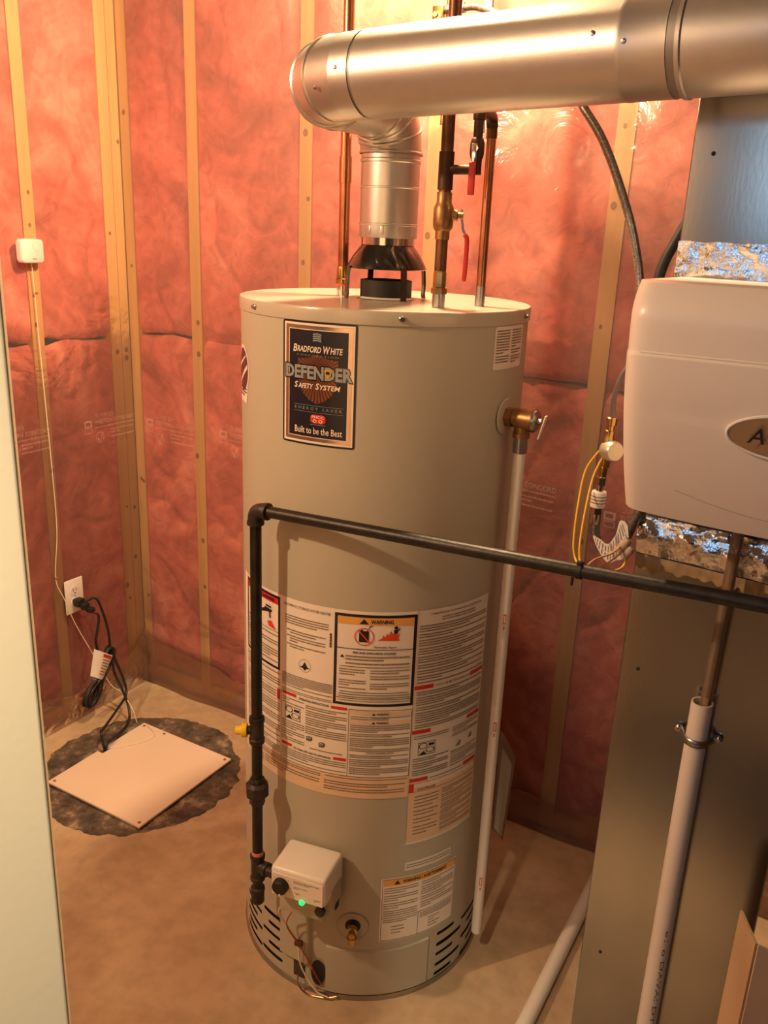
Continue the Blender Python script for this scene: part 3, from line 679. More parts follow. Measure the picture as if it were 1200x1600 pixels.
# lower warning label and strip
d = Dec(); d.rrect(38.2, 75.6, .1560, .3180, .8, .003); w2 = d.build('warning_label', PAPER, heater, c0, 2.0); w2['label'] = 'small bilingual warning label near the base'
d = Dec(); d.rect(39.3, 74.8, .2990, .3150); d.build('orange_header', ORANGE, w2, c1, 2.0)
d = Dec(); d.frame(38.8, 75.1, .1585, .3155, .18, .0010); d.rect(38.8, 75.1, .2165, .2175); d.rect(55.6, 55.8, .1585, .2170); d.text('WARNING / AVERTISSEMENT', 47.6, 69.5, .3025, .3110, .03); d.poly([(43.8, .3015), (45.2, .3115), (46.6, .3015)]); d.split('rule_line', INK, w2, c2, 2.0)
d = Dec(); d.para(39.6, 55, .2210, .2970, .0058, K * .8, seed=42, fill=.45); d.para(56.6, 74.4, .2200, .2970, .0058, K * .8, seed=43, fill=.45); d.para(39.6, 55, .2030, .2150, .0050, K, seed=44); d.para(43.5, 52, .1680, .1980, .0060, K, seed=45, fill=.45, para_len=1); d.para(56.6, 74, .2000, .2150, .0050, K, seed=46); d.para(61, 70, .1680, .1960, .0055, K, seed=47, fill=.45, para_len=1)
d.build('fine_print', INKG, w2, c1, None)
d = Dec(); d.rect(48.1, 71.4, .3310, .3520); ss = d.build('strip_sticker', PAPERF, heater, c0, 2.0)
d = Dec(); d.para(48.8, 70.8, .3350, .3500, .0060, K, seed=48, fill=.4); d.build('fine_print', INKG, ss, c1, None)

# --- gas control valve (front left of the jacket)
TH = math.radians(10.5); VN = Vector((math.sin(TH), -math.cos(TH), 0)); VT = Vector((math.cos(TH), math.sin(TH), 0)); VZ = Vector((0, 0, 1)); VO = Vector((HX, HY, 0))
def V(t, n, z): return VO + VT * t + VN * n + VZ * z
b = MB(); b.box(V(0, .3285, .3575), (.118, .092, .066), VT, VN, VZ, bev=.008, seg=3)
valve = b.build('gas_control_valve', WHITEP, heater); valve['label'] = 'white gas control valve with black dial and green light'
b = MB(); b.box(V(-.004, .312, .296), (.100, .07, .066), VT, VN, VZ, bev=.006); b.box(V(.050, .318, .318), (.022, .05, .05), VT, VN, VZ, bev=.005); b.box(V(.034, .333, .292), (.034, .035, .030), VT, VN, VZ, bev=.006)
b.build('valve_body', JACKET, valve)
b = MB(); b.lathe([(.011, 0), (.011, .008), (.007, .009)], V(.040, .349, .296), VN, seg=16); b.build('test_port', BLACK, valve)
b = MB(); b.box(V(.0, .3752, .3535), (.108, .0012, .050), VT, VN, VZ); b.build('face_plate', PAPER, valve)
b = MB(); b.lathe([(.0165, 0), (.0165, .006), (.0155, .012), (.013, .0145)], V(-.034, .3755, .3545), VN, seg=28)
dial = b.build('dial', BLKMATTE, valve)
b = MB(); b.box(V(-.031, .391, .342), (.003, .001, .005), VT, VN, VZ); b.build('dial_mark', CREAM, dial)
fp = lambda u, v: V(u, .3761, v)
d = Dec()
for k in range(11):
    a = math.radians(-30 + 24 * k); d.ell(-.034 + .0205 * math.cos(a), .3545 + .0205 * math.sin(a), .0008, .0012, 8)
d.para(-.008, .046, .3640, .3740, .0036, .006, .55); d.para(-.008, .022, .3520, .3605, .0032, .004, .5); d.rect(-.006, .006, .3440, .3455); d.para(.036, .050, .3330, .3440, .0035, .004, .5); d.poly([(-.002, .343), (.002, .343), (0, .3395)])
d.build('face_print', INKG, valve, fp)
LED = mat('green_led', (.02, .5, .12), .3, emit=(.01, .9, .10), estr=2.6)
b = MB(); b.sphere(V(.010, .3745, .3262), .0062); led = b.build('status_light', LED, valve); led['label'] = 'glowing green status light'
# sensor bracket, pilot tube
b = MB(); b.tube([V(.055, .30, .30), V(.056, .304, .277), V(.052, .302, .262)], [.0035, .004, .002], 8); b.build('igniter_lead', BLKMATTE, valve)
# channel below the valve
b = MB(); P2 = cyl(JR + .012)
def chan(s, t):
    th = -8 + 16.5 * s; e = min(s, 1 - s); r = JR + .001 + .011 * min(1, e / .06); return cyl(r)(th, .082 + .19 * t)
b.grid(chan, 24, 3); b.build('wire_channel', JACKET, heater, angle=50)
b = MB(); b.grid(lambda s, t: cyl(JR + .0008)(-.6 + 6.0 * s, .026 + .055 * t), 10, 2)
fr_ = b.build('sight_glass', BLACK, heater)
d = Dec(); d.ell(12.1, .062, 3.2, .034, 26); d.build('wire_opening', BLKMATTE, heater, cyl(JR + .0048), 1.5)
def cy(th, z, r=.012): return cyl(JR + r)(th, z)
for nm, m_, pts, r in (('white_lead', CREAM, [V(-.018, .335, .285), cy(-1.2, .235, .05), cy(1.2, .175, .03), cy(4.2, .140, .022), cy(4.8, .095, .020), cy(7.0, .062, .018), cy(12.5, .022, .016), cy(17.5, .014, .016)], .0018),
                     ('red_lead', mat('red_lead', (.45, .06, .03), .4), [V(-.012, .335, .285), cy(1.0, .20, .04), cy(4.6, .141, .024), cy(8.4, .095, .014), cy(12.0, .055, .010), cy(14.5, .035, .008)], .0014),
                     ('pilot_tube', COPPER, [cy(3.5, .05, .014), cy(4.0, .022, .016), cy(8, .004, .014), cy(16, .006, .012), cy(21, .012, .008)], .0017)):
    b = MB(); b.tube(spline(pts, 8), r, 8); b.build(nm, m_, heater)
b = MB(); b.box(cy(4.6, .141, .022), (.018, .010, .012), VT, VN, VZ, bev=.002); b.build('wire_clip', COPPERD, heater)
b = MB(); b.box(V(-.018, .338, .290), (.018, .010, .014), VT, VN, VZ, bev=.002); b.build('lead_connector', WHITEP, heater)
# drain valve
th = 26.8; a = math.radians(th); DN = Vector((math.sin(a), -math.cos(a), 0)); DT = Vector((math.cos(a), math.sin(a), 0)); DO = cyl(JR)(th, .196)
d = Dec(); d.ell(th, .1985, 6.9, .0335, 36); pl = d.build('drain_plate', JACKET, heater, cyl(JR + .0012), 1.0)
d = Dec(); d.ring(th, .1985, 6.9, .0335, .965, 36); d.build('plate_edge', mat('plate_edge', (.30, .28, .23), .4), pl, cyl(JR + .0018), 1.0)
d = Dec(); d.ell(th, .2005, 3.3, .0165, 28); d.build('drain_opening', BLKMATTE, heater, cyl(JR + .0022), 1.0)
b = MB(); b.lathe([(.008, 0), (.008, .012), (.0105, .012), (.0105, .022), (.007, .023), (.007, .030)], DO + Vector((0, 0, .006)), DN, seg=20)
o0 = DO + DN * .022 + Vector((0, 0, .004)); b.lathe([(.0085, 0), (.0085, -.010), (.0100, -.010), (.0100, -.016), (.0088, -.017), (.0088, -.026), (.0075, -.026)], o0, (0, 0, 1), seg=20)
b.lathe([(.0075, .030), (.0075, .034), (.003, .034)], DO + Vector((0, 0, .006)), DN, seg=6)
dv = b.build('drain_valve', BRASS, heater); dv['label'] = 'brass drain valve'

# ================================================================== VENT PIPE
vent = thing('vent_pipe', 'grey metal exhaust vent pipe rising from the heater and running right overhead', 'vent pipe', (HX, HY, 1.556))
b = MB(); b.lathe([(.0515, 1.5560), (.0515, 1.574)], (HX, HY, 0), seg=48, capa=False, capb=False); b.build('inner_liner', CHROME, vent)
b = MB(); b.lathe([(.0520, 1.5690), (.0548, 1.5690), (.0550, 1.5700), (.0550, 1.5905), (.0562, 1.5915), (.0562, 1.594), (.0550, 1.595), (.0550, 1.6560), (.0562, 1.6572), (.0562, 1.6590), (.0550, 1.660), (.0550, 1.700), (.0565, 1.702), (.0565, 1.706), (.0550, 1.708), (.0550, 1.722)], (HX, HY, 0), seg=56, capa=False, capb=False)
rise = b.build('riser_section', VENTM, vent, angle=28)
for th in (-10, 18, 50, 85):
    P = cyl(.0550)(th, 1.582); n = cyl(1)(th, 0) - Vector((HX, HY, 0)); t = VZ.cross(n); b = MB(); b.box(P, (.006, .002, .016), t, n, VZ, bev=.0008); b.build('crimp_tab', VENTM, rise)
fl0 = Vector((HX, 1.22, 1.798)); fl1 = Vector((.62, 1.112, 1.826)); fd = (fl1 - fl0).normalized()
# gored elbows
def elbow(name, c, r0, r1, d_in, d_out, Rc, n=4):
    """c: corner point of the two axes"""
    d_in = Vector(d_in).normalized(); d_out = Vector(d_out).normalized(); ctr = c - d_in * Rc + d_out * Rc
    pts = []
    for k in range(n + 1):
        a = PI / 2 * k / n; pts.append(ctr - d_out * (Rc * math.cos(a)) + d_in * (Rc * math.sin(a)))
    tang = [(d_in * math.cos(PI / 2 * k / n) + d_out * math.sin(PI / 2 * k / n)).normalized() for k in range(n + 1)]
    side = d_in.cross(d_out).normalized(); root = None; seg = 48
    for k in range(n):
        b = MB(); rows = []
        def ringat(p, t, r):
            out = t.cross(side).normalized(); return [p + (side * math.cos(2 * PI * j / seg) + out * math.sin(2 * PI * j / seg)) * r for j in range(seg)]
        ra = r0 + (r1 - r0) * k / n; rb = r0 + (r1 - r0) * (k + 1) / n
        L_ = (pts[k + 1] - pts[k]).length; dd = (pts[k + 1] - pts[k]).normalized()
        q = [(pts[k], tang[k], ra + .0022), (pts[k] + dd * .0035, tang[k], ra + .0022), (pts[k] + dd * .0055, tang[k], ra), (pts[k + 1], tang[k + 1], rb)]
        vs = []; fs = []
        for p, t, r in q: vs += ringat(p, t, r)
        for i in range(len(q) - 1):
            for j in range(seg): fs.append((i * seg + j, i * seg + (j + 1) % seg, (i + 1) * seg + (j + 1) % seg, (i + 1) * seg + j))
        b.add(vs, fs); o = b.build('elbow_gore' if root else name, VENTM, root or vent, angle=28)
        root = root or o
    return pts
c1_ = Vector((HX, HY, 1.798))
elbow('lower_elbow', c1_, .0570, .0595, (0, 0, 1), (0, -1, 0), .082)
elbow('upper_elbow', fl0, .0600, .0605, (0, -1, 0), fd, .088)
b = MB(); b.lathe([(.060, 0), (.060, 1)], (0, 0, 0), seg=4); b = MB()
b.tube([Vector((HX, HY - .080, 1.798)), Vector((HX, 1.22 + .085, 1.798))], .0595, 48, caps=False); b.build('offset_section', VENTM, vent)
s0 = fl0 + fd * .088
def ringprof(o, start, length, r, name, m=VENTM, pr=None):
    b = MB(); b.lathe(pr or [(r, 0), (r, length)], start, fd, seg=64, capa=False, capb=False); return b.build(name, m, vent, angle=28)
ringprof(0, s0, .034, .0607, 'elbow_collar', VENTM)
ringprof(0, s0 + fd * .033, .007, .0595, 'joint_gap', SEAM)
ringprof(0, s0 + fd * .0385, 0, .0610, 'run_section', VENTM, [(.0600, 0), (.0612, .001), (.0608, .004), (.0608, .392), (.0613, .394), (.0613, .400), (.0608, .402), (.0608, .455)])
ringprof(0, s0 + fd * .4925, 0, 0, 'second_joint', SEAM, [(.0600, 0), (.0600, .012)])
ringprof(0, s0 + fd * .5035, 0, 0, 'run_section', VENTM, [(.0600, 0), (.0625, .001), (.0625, .006), (.0608, .008), (.0608, .128)])
ringprof(0, s0 + fd * .630, 0, 0, 'taped_joint', FOIL, [(.0610, 0), (.0640, .004), (.0620, .03), (.0645, .06), (.0612, .085)])
ringprof(0, s0 + fd * .708, 0, 0, 'run_section', VENTM, [(.0608, 0), (.0608, .60)])
e_, s1_, s2_ = frame_of(fd)
def onvent(dist, ang): return s0 + fd * dist + (Vector((0, -1, 0)) * math.cos(ang) + Vector((0, 0, 1)) * math.sin(ang)) * .0606, (Vector((0, -1, 0)) * math.cos(ang) + Vector((0, 0, 1)) * math.sin(ang))
for dist, ang in ((.010, .05), (.40, .15), (.44, -.05), (-.028, -.35)):
    p, n = onvent(dist, ang); b = MB(); b.lathe([(.0034, 0), (.0030, .0015), (.0015, .002)], p, n, seg=10); b.build('vent_screw', STEEL, vent)

# ================================================================== WATER PIPES ABOVE THE HEATER
def stack(root, xy, items):
    for nm, m_, prof, seg in items:
        b = MB(); b.lathe(prof, (xy[0], xy[1], 0), seg=seg); b.build(nm, m_, root)
hp = (-.9553, 1.4725)
hot = thing('hot_water_pipe', 'bright copper pipe rising at the left of the vent', 'pipe', (*hp, HH))
stack(hot, hp, [('nipple', CHROME, [(.0115, HH), (.0115, 1.478)], 20), ('gasket_ring', ORANGER, [(.0135, 1.476), (.0135, 1.480)], 20),
    ('union', BRASS, [(.0140, 1.480), (.0140, 1.489), (.0125, 1.490), (.0125, 1.508), (.0118, 1.512)], 24), ('lower_run', COPPER, [(.0103, 1.505), (.0103, 1.70)], 24),
    ('coupling', COPPER, [(.0120, 1.665), (.0120, 1.712)], 24), ('upper_run', COPPER, [(.0103, 1.70), (.0103, 2.46)], 24)])
cpx = (-.7068, 1.4015)
cold = thing('cold_water_pipe', 'dark copper pipe with brass shutoff valve and red lever', 'pipe', (*cpx, HH))
stack(cold, cpx, [('nipple', STEEL, [(.0115, HH), (.0115, 1.480)], 20), ('union', BRASS, [(.0150, 1.480), (.0150, 1.490), (.0122, 1.491), (.0122, 1.514), (.0112, 1.519)], 8),
    ('lower_run', COPPERD, [(.0105, 1.515), (.0105, 1.585)], 24),
    ('valve_body', BRASSD, [(.0125, 1.571), (.0125, 1.585), (.0165, 1.590), (.0175, 1.598), (.0175, 1.622), (.0150, 1.628), (.0130, 1.632), (.0130, 1.648)], 28),
    ('riser', COPPERD, [(.0108, 1.645), (.0108, 2.46)], 24), ('tee', mat('dark_tee', (.07, .04, .028), .5, .8), [(.0130, 1.652), (.0130, 1.712)], 24)])
b = MB(); b.lathe([(.010, .012), (.010, .024), (.006, .025), (.006, .034)], (cpx[0], cpx[1], 1.611), (.93, .36, 0), seg=16); b.build('valve_stem', BRASSD, cold)
sx = Vector((cpx[0], cpx[1], 1.611)) + Vector((.93, .36, 0)).normalized() * .031
b = MB(); lev = [sx + Vector((0, 0, .010)), sx + Vector((.001, 0, -.004)), sx + Vector((.004, .001, -.022)), sx + Vector((.010, .003, -.034))]
b.tube(lev, .0022, 8); b.build('lever_shank', CHROME, cold)
b = MB(); lv2 = spline([sx + Vector((.007, .002, -.030)), sx + Vector((.0115, .004, -.040)), sx + Vector((.0115, .004, -.085)), sx + Vector((.0105, .004, -.108))], 5); b.tube(lv2, [.0032] + [.0042] * (len(lv2) - 2) + [.0032], 10); hd = b.build('lever_grip', RED, cold); hd['label'] = 'red lever grip'
# branch with its own stop valve, and the copper return beside it
br = thing('branch_stop_valve', 'small dark branch valve with short red handle right of the brass shutoff', 'valve', (-.652, 1.402, 1.684))
DK = MATS['dark_tee']
b = MB(); b.tube([Vector((cpx[0] + .010, cpx[1], 1.684)), Vector((-.652, 1.4022, 1.684))], .0080, 16); b.build('branch_arm', DK, br)
b = MB(); b.lathe([(.0092, 1.676), (.0092, 1.700), (.0105, 1.702), (.0120, 1.708), (.0120, 1.724), (.0105, 1.730), (.0092, 1.732), (.0080, 1.733), (.0080, 1.775)], (-.652, 1.4022, 0), seg=20); b.build('valve_body', DK, br)
b = MB(); b.tube(spline([(-.652, 1.4022, 1.760), (-.652, 1.405, 1.772), (-.655, 1.43, 1.777), (-.668, 1.48, 1.778), (-.672, 1.497, 1.772), (-.672, 1.501, 1.760)], 5), .0105, 14); b.build('elbow_arm', DK, br)
hv = Vector((-.652, 1.4022, 1.716)); fv = Vector((.25, -.97, 0)).normalized(); tv = Vector((.97, .25, 0)).normalized()
b = MB(); b.lathe([(.005, .010), (.005, .017)], hv, fv, seg=6); b.box(hv + fv * .0165 + Vector((-.002, 0, -.010)), (.009, .002, .034), tv, fv, VZ, bev=.0008); b.build('handle_plate', CHROME, br)
b = MB(); b.box(hv + fv * .0175 + Vector((-.003, 0, -.047)), (.0115, .005, .052), tv, fv, VZ, bev=.0022, seg=3); g_ = b.build('handle_grip', RED, br); g_['label'] = 'short red handle grip'
tp_ = (-.672, 1.501)
ret = thing('copper_return_pipe', 'thin copper pipe at the right side of the heater top', 'pipe', (*tp_, HH))
stack(ret, tp_, [('nipple', STEEL, [(.0092, HH), (.0092, 1.492)], 16), ('run', COPPER, [(.0085, 1.487), (.0085, 1.766)], 20), ('socket', COPPERD, [(.0098, 1.742), (.0098, 1.762)], 20)])
# items half hidden above the vent pipe
sv = thing('saddle_valve', 'brass saddle valve with braided connector behind the overhead vent', 'valve', (-.905, 1.75, 1.98))
b = MB(); b.tube([(-.905, 1.77, 1.80), (-.905, 1.77, 2.46)], .0075, 14); b.build('riser', BRASSD, sv)
b = MB(); b.box((-.918, 1.748, 2.004), (.026, .012, .030), bev=.003); b.lathe([(.005, 0), (.005, .004)], (-.922, 1.742, 2.002), (0, -1, 0), seg=12); b.build('saddle_plate', BRASS, sv)
b = MB(); b.lathe([(.0085, 0), (.0095, .006), (.0095, .022), (.0080, .023), (.0080, .027), (.0098, .027), (.0098, .043), (.006, .045)], (-.903, 1.748, 2.010), (1, 0, .02), seg=16); b.build('fitting', STEEL, sv)
b = MB(); b.tube(spline([(-.860, 1.748, 2.011), (-.83, 1.742, 2.008), (-.77, 1.72, 1.985), (-.68, 1.68, 1.94), (-.59, 1.58, 1.865), (-.52, 1.505, 1.80)] + [WY(x, y, 1.5) for x, y in ((912, 168), (940, 215), (965, 280), (988, 360), (1000, 440))] + [Vector((-.376, 1.49, 1.46)), Vector((-.37, 1.47, 1.40))], 8), .0072, 12)
tag(b.build('braided_hose', STEELBR), 'braided steel hose curving down from the overhead vent to the humidifier', 'hose')
b = MB(); b.tube([(-.8085, 1.75, 1.78), (-.8085, 1.75, 2.46)], .0085, 16)
tag(b.build('small_plastic_pipe', PVC), 'short glimpse of white plastic pipe above the vent pipe', 'pipe')
b = MB(); b.tube(spline([WY(1100, 300, 1.42), WY(1055, 378, 1.42), WY(1040, 405, 1.42), WY(1028, 440, 1.42), WY(1018, 500, 1.42)], 6), .0085, 12)
tag(b.build('rubber_hose', RUBBER), 'short dark rubber hose passing behind the duct above the humidifier', 'hose')

# ================================================================== RELIEF VALVE AND DISCHARGE PIPE
rv = thing('relief_valve', 'bronze relief valve on the upper right side of the water heater', 'valve', (HX + JR, HY, 1.264))
RO = cyl(JR)(85.5, 1.266); RN = (cyl(1)(85.5, 0) - Vector((HX, HY, 0)))
b = MB(); b.lathe([(.034, .0008), (.033, .004), (.020, .0045)], RO, RN, seg=36, capa=False); b.build('escutcheon', JACKET, rv)
b = MB(); b.lathe([(.0185, .004), (.0185, .018)], RO, RN, seg=6); b.lathe([(.0150, .018), (.0150, .024), (.0195, .025), (.0200, .034), (.0200, .052), (.0215, .053), (.0220, .060)], RO, RN, seg=28)
b.lathe([(.0145, 0), (.0145, -.024), (.0160, -.025), (.0160, -.034)], RO + RN * .036, VZ, seg=24); b.build('valve_body', BRASSD, rv)
b = MB(); b.lathe([(.0205, .060), (.0190, .064), (.010, .066), (.006, .066), (.006, .074)], RO, RN, seg=28); b.build('spring_cap', STEEL, rv)
lv = RO + RN * .074; b = MB(); side_ = RN.cross(VZ)
b.box(lv + Vector((.002, 0, -.010)), (.0022, .009, .046), (RN - VZ * .25).normalized() * -1, side_, (VZ + RN * .25).normalized(), bev=.0007); b.build('test_lever', CREAM, rv)
dp = RO + RN * .036
b = MB(); b.lathe([(.0128, 1.236), (.0128, 1.222), (.0135, 1.222), (.0135, 1.204), (.0125, 1.203)], (dp.x, dp.y, 0), seg=24); b.build('adapter', STEEL, rv)
dq = thing('discharge_pipe', 'white plastic discharge pipe hanging beside the heater from the relief valve', 'pipe', (dp.x, dp.y, .10))
b = MB(); b.lathe([(.0100, 1.206), (.0111, 1.206), (.0111, .1035), (.0098, .1035), (.0098, .13)], (dp.x, dp.y, 0), seg=28); b.build('pipe_run', PVC, dq)
pm = lambda u, v: Vector((dp.x + .0113 * math.sin(u), dp.y - .0113 * math.cos(u), v))
d = Dec()
for z in (.86, .62, .235): d.frame(.15, .65, z, z + .022, .12, .003); d.rect(.3, .5, z - .012, z - .004)
d.build('printed_mark', LRED, dq, pm)

# ================================================================== GAS PIPE
GX, GY = -.9345, 1.1705
gas = thing('gas_pipe', 'black iron gas pipe bent across the front of the water heater', 'pipe', (GX, GY, .22))
GR = .0107
gh0 = Vector((GX, GY, 1.094)); gh1 = Vector((.35, 1.172, 1.146))
gdir = (gh1 - gh0).normalized()
b = MB(); b.tube([Vector((GX, GY, 1.075)), Vector((GX, GY, .655))], GR, 20); b.build('drop_run', BLKIRON, gas)
b = MB(); b.tube([Vector((GX, GY, .625)), Vector((GX, GY, .33))], GR, 20); b.build('lower_run', BLKIRON, gas)
b = MB(); b.tube([gh0 + gdir * .018, gh1], GR, 20); b.build('cross_run', BLKIRON, gas)
b = MB(); b.tube(spline([Vector((GX, GY, 1.070)), Vector((GX, GY, 1.080)), gh0 + Vector((.004, 0, -.004)), gh0 + gdir * .016, gh0 + gdir * .024], 6), .0142, 20)
b.lathe([(.0158, 1.066), (.0162, 1.069), (.0158, 1.073)], (GX, GY, 0), seg=24); b.lathe([(.0158, .022), (.0162, .025), (.0158, .029)], gh0, gdir, seg=24); b.build('elbow', BLKFIT, gas)
b = MB(); b.lathe([(.0145, .668), (.0155, .665), (.0155, .658), (.0138, .656), (.0138, .622), (.0155, .620), (.0155, .613), (.0145, .610)], (GX, GY, 0), seg=24)
TD = Vector((-.86, -.5, -.05)).normalized(); b.lathe([(.0085, .008), (.0085, .019)], (GX, GY, .638), TD, seg=18); b.build('test_tee', BLKFIT, gas)
b = MB(); b.lathe([(.0135, .019), (.0140, .021), (.0140, .029), (.0090, .030), (.0085, .042)], (GX, GY, .638), TD, seg=18); pg = b.build('yellow_plug', YELLOWP, gas)
b = MB(); b.lathe([(.0055, .042), (.0055, .0425)], (GX, GY, .638), TD, seg=12); b.build('plug_hole', BLKMATTE, pg)
b = MB(); b.lathe([(.0135, .530), (.0155, .526), (.0155, .520)], (GX, GY, 0), seg=8); b.lathe([(.0175, .520), (.0235, .513), (.0235, .490), (.0175, .484)], (GX, GY, 0), seg=8, poly=True); b.lathe([(.0160, .484), (.0160, .470), (.0130, .466)], (GX, GY, 0), seg=8); b.build('union', BLKFIT, gas)
b = MB(); b.lathe([(.0118, .352), (.0125, .350), (.0122, .340), (.0118, .338)], (GX, GY, 0), seg=20); b.build('pipe_dope', PINKP, gas)
b = MB(); b.lathe([(.0150, .344), (.0158, .341), (.0155, .335), (.0138, .333), (.0138, .290), (.0155, .288), (.0155, .282), (.0140, .280)], (GX, GY, 0), seg=24)
vl = V(-.058, .322, .318) - Vector((GX, GY, .316)); b.lathe([(.0138, .006), (.0138, .020), (.0152, .021), (.0152, .028), (.0107, .029), (.0107, vl.length + .004)], (GX, GY, .316), vl, seg=20); b.build('valve_tee', BLKFIT, gas)
b = MB(); b.lathe([(.0107, .282), (.0107, .262), (.0148, .260), (.0152, .255), (.0140, .250), (.0138, .226), (.0110, .222)], (GX, GY, 0), seg=20); b.build('drip_cap', BLKFIT, gas)
b = MB(); b.tube(spline([gh0 + gdir * .90 + Vector((0, -.004, -.0125)), gh0 + gdir * .95 + Vector((0, -.006, -.0155)), gh0 + gdir * 1.02 + Vector((0, -.006, -.018)), gh0 + gdir * 1.25 + Vector((0, -.006, -.018))], 6), .0035, 10)
tag(b.build('black_cable', RUBBER), 'thin black cable running under the gas pipe at the right edge', 'cable')
# zip tie
zt = gh0 + gdir * .602
b = MB(); b.lathe([(GR + .0006, -.004), (GR + .0022, -.004), (GR + .0022, .004), (GR + .0006, .004)], zt, gdir, seg=24, capa=False, capb=False); b.box(zt + Vector((0, -.004, .0135)), (.008, .007, .006), gdir, (0, 1, 0), VZ, bev=.001); b.tube([zt + Vector((-.006, -.013, -.006)), zt + Vector((-.006, -.014, -.020))], .0022, 6)
tag(b.build('cable_tie', BLKMATTE), 'black cable tie binding the yellow wires to the gas pipe', 'cable tie')

# ================================================================== DUCT AND HUMIDIFIER
DX0, DX1, DY = -.2865, -.014, 1.31
duct = thing('air_duct', 'tall galvanised sheet metal air duct behind the humidifier', 'duct', ((DX0 + DX1) / 2, DY + .2, 0))
b = MB(); b.box(((DX0 + DX1) / 2, DY + .06, 1.23), (DX1 - DX0, .12, 2.46), bev=.0015, seg=1); b.build('duct_casing', GALVD, duct, smooth=False)
b = MB(); b.grid(lambda s, t: Vector((DX0 - .001 + (DX1 - DX0 + .002) * s, DY - .0012 - .0022 * abs(noise.noise(Vector((s * 9, t * 5, 1)))), 1.500 + .084 * t + .0015 * noise.noise(Vector((s * 12, t * 3, 5))))), 60, 24); b.build('foil_tape', FOIL, duct, angle=10)
def lowfoil(s, t):
    x = DX0 - .0012 + (DX1 - DX0 + .002) * s; z = 1.118 + .062 * t - .010 * s + (.004 * noise.noise(Vector((s * 8, 0, 7))) if t == 0 else 0)
    return Vector((x, DY - .0012 - .006 * max(0, noise.noise(Vector((s * 11, t * 4, 9)))) - .014 * math.sin(t * PI) ** 2 * (.5 + .5 * noise.noise(Vector((s * 4, 2, 2)))), z))
b = MB(); b.grid(lowfoil, 70, 20); b.build('lower_foil_tape', FOIL, duct, angle=10)
GLUE = mat('dried_sealant', (.42, .30, .17), .55, var=.4, scale=60)
def glue(s, t):
    x = DX0 + (DX1 - DX0) * s; n = .5 + .9 * abs(noise.noise(Vector((s * 14, 3, 3)))); z = 1.116 - .010 * s - (.018 * n + .012 * (1 - s)) * t
    return Vector((x, DY - .0008 - .0015 * (1 - t), z))
b = MB(); b.grid(glue, 90, 3); b.build('sealant_streak', GLUE, duct)
for px, py in ((1115, 240), (997, 1045), (938, 1487)):
    p = WY(px, py, DY); b = MB(); b.lathe([(.0032, 0), (.0028, .0012), (.0012, .0016)], p, (0, -1, 0), seg=10); b.build('duct_screw', BLKMATTE, duct)
# furnace side seen past the duct
fc = MB(); fc.box((.30, 1.68, .60), (.52, .60, 1.20), bev=.004); tag(fc.build('furnace_cabinet', mat('cabinet_grey', (.16, .17, .15), .45, .3)), 'dark grey furnace cabinet just visible past the duct at the right edge', 'furnace')
# cardboard piece at the lower right
cb_ = thing('cardboard_flap', 'folded tan cardboard standing at the lower right corner', 'cardboard', (.06, 1.19, 0))
b = MB(); A = Vector((-.034, 1.215, 0)); B_ = Vector((-.004, 1.17, 0)); C_ = Vector((.20, 1.20, 0))
def sheet(p, q, z1p, z1q, th=.004):
    n = (q - p).cross(VZ).normalized() * th; m = MB(); vs = [p, q, q + VZ * z1q, p + VZ * z1p]; vs += [v + n for v in vs]
    return m.add(vs, [(0, 1, 2, 3), (4, 7, 6, 5), (0, 4, 5, 1), (1, 5, 6, 2), (2, 6, 7, 3), (3, 7, 4, 0)])
sheet(A, B_, .618, .607).build('narrow_side', CARD, cb_, smooth=False)
sheet(B_ + Vector((.001, 0, 0)), C_, .607, .57).build('wide_side', mat('cardboard_face', (.42, .30, .21), .75, var=.15, scale=9), cb_, smooth=False)
b = MB(); b.tube([(.004, 1.215, .612), (.10, 1.215, .600)], .006, 10); tag(b.build('white_trim_pipe', PVC), 'small white pipe end lying on the cardboard flap', 'pipe')

# humidifier
HUX0, HUX1, HUZ0, HUZ1 = -.272, .112, 1.240, 1.536
hum = thing('humidifier', 'beige plastic furnace humidifier with oval badge mounted on the duct', 'humidifier', (-.08, 1.31, HUZ0))
def front_y(s, t):
    # s across 0..1, t height 0..1
    y = 1.020 + .105 * (1 - t) ** 2.0 + .012 * max(0, t - .6)
    y += .028 * max(0, t - .86) / .14 * max(0, t - .86) / .14
    if t > .735: y += .0042
    e = min(s, 1 - s); y += .018 * math.exp(-e / .018)
    return y
b = MB(); nu, nv = 64, 72
def hf(s, t):
    x = HUX0 + (HUX1 - HUX0) * s; z = HUZ0 + (HUZ1 - HUZ0) * t
    if t < .5: z -= .006 * math.sin(s * PI)
    # rounded corners in plan
    cr = .018
    dx = min(x - HUX0, HUX1 - x); dz = min(z - HUZ0, HUZ1 - z)
    return Vector((x, front_y(s, t), z))
b.grid(hf, nu, nv)
# skirt back to the duct
per = [(i / nu, 0) for i in range(nu)] + [(1, j / nv) for j in range(nv)] + [(1 - i / nu, 1) for i in range(nu)] + [(0, 1 - j / nv) for j in range(nv)]
vs = []
for s, t in per:
    p = hf(s, t); vs += [p, p + Vector(((.5 - s) * -.004, .006, (t - .5) * .004)), Vector((p.x, DY - .001, p.z))]
n = len(per); fs = []
for k in range(n):
    a = 3 * k; c = 3 * ((k + 1) % n); fs += [(a, c, c + 1, a + 1), (a + 1, c + 1, c + 2, a + 2)]
b.add(vs, fs)
cov = b.build('cover', HUMID, hum, angle=40)
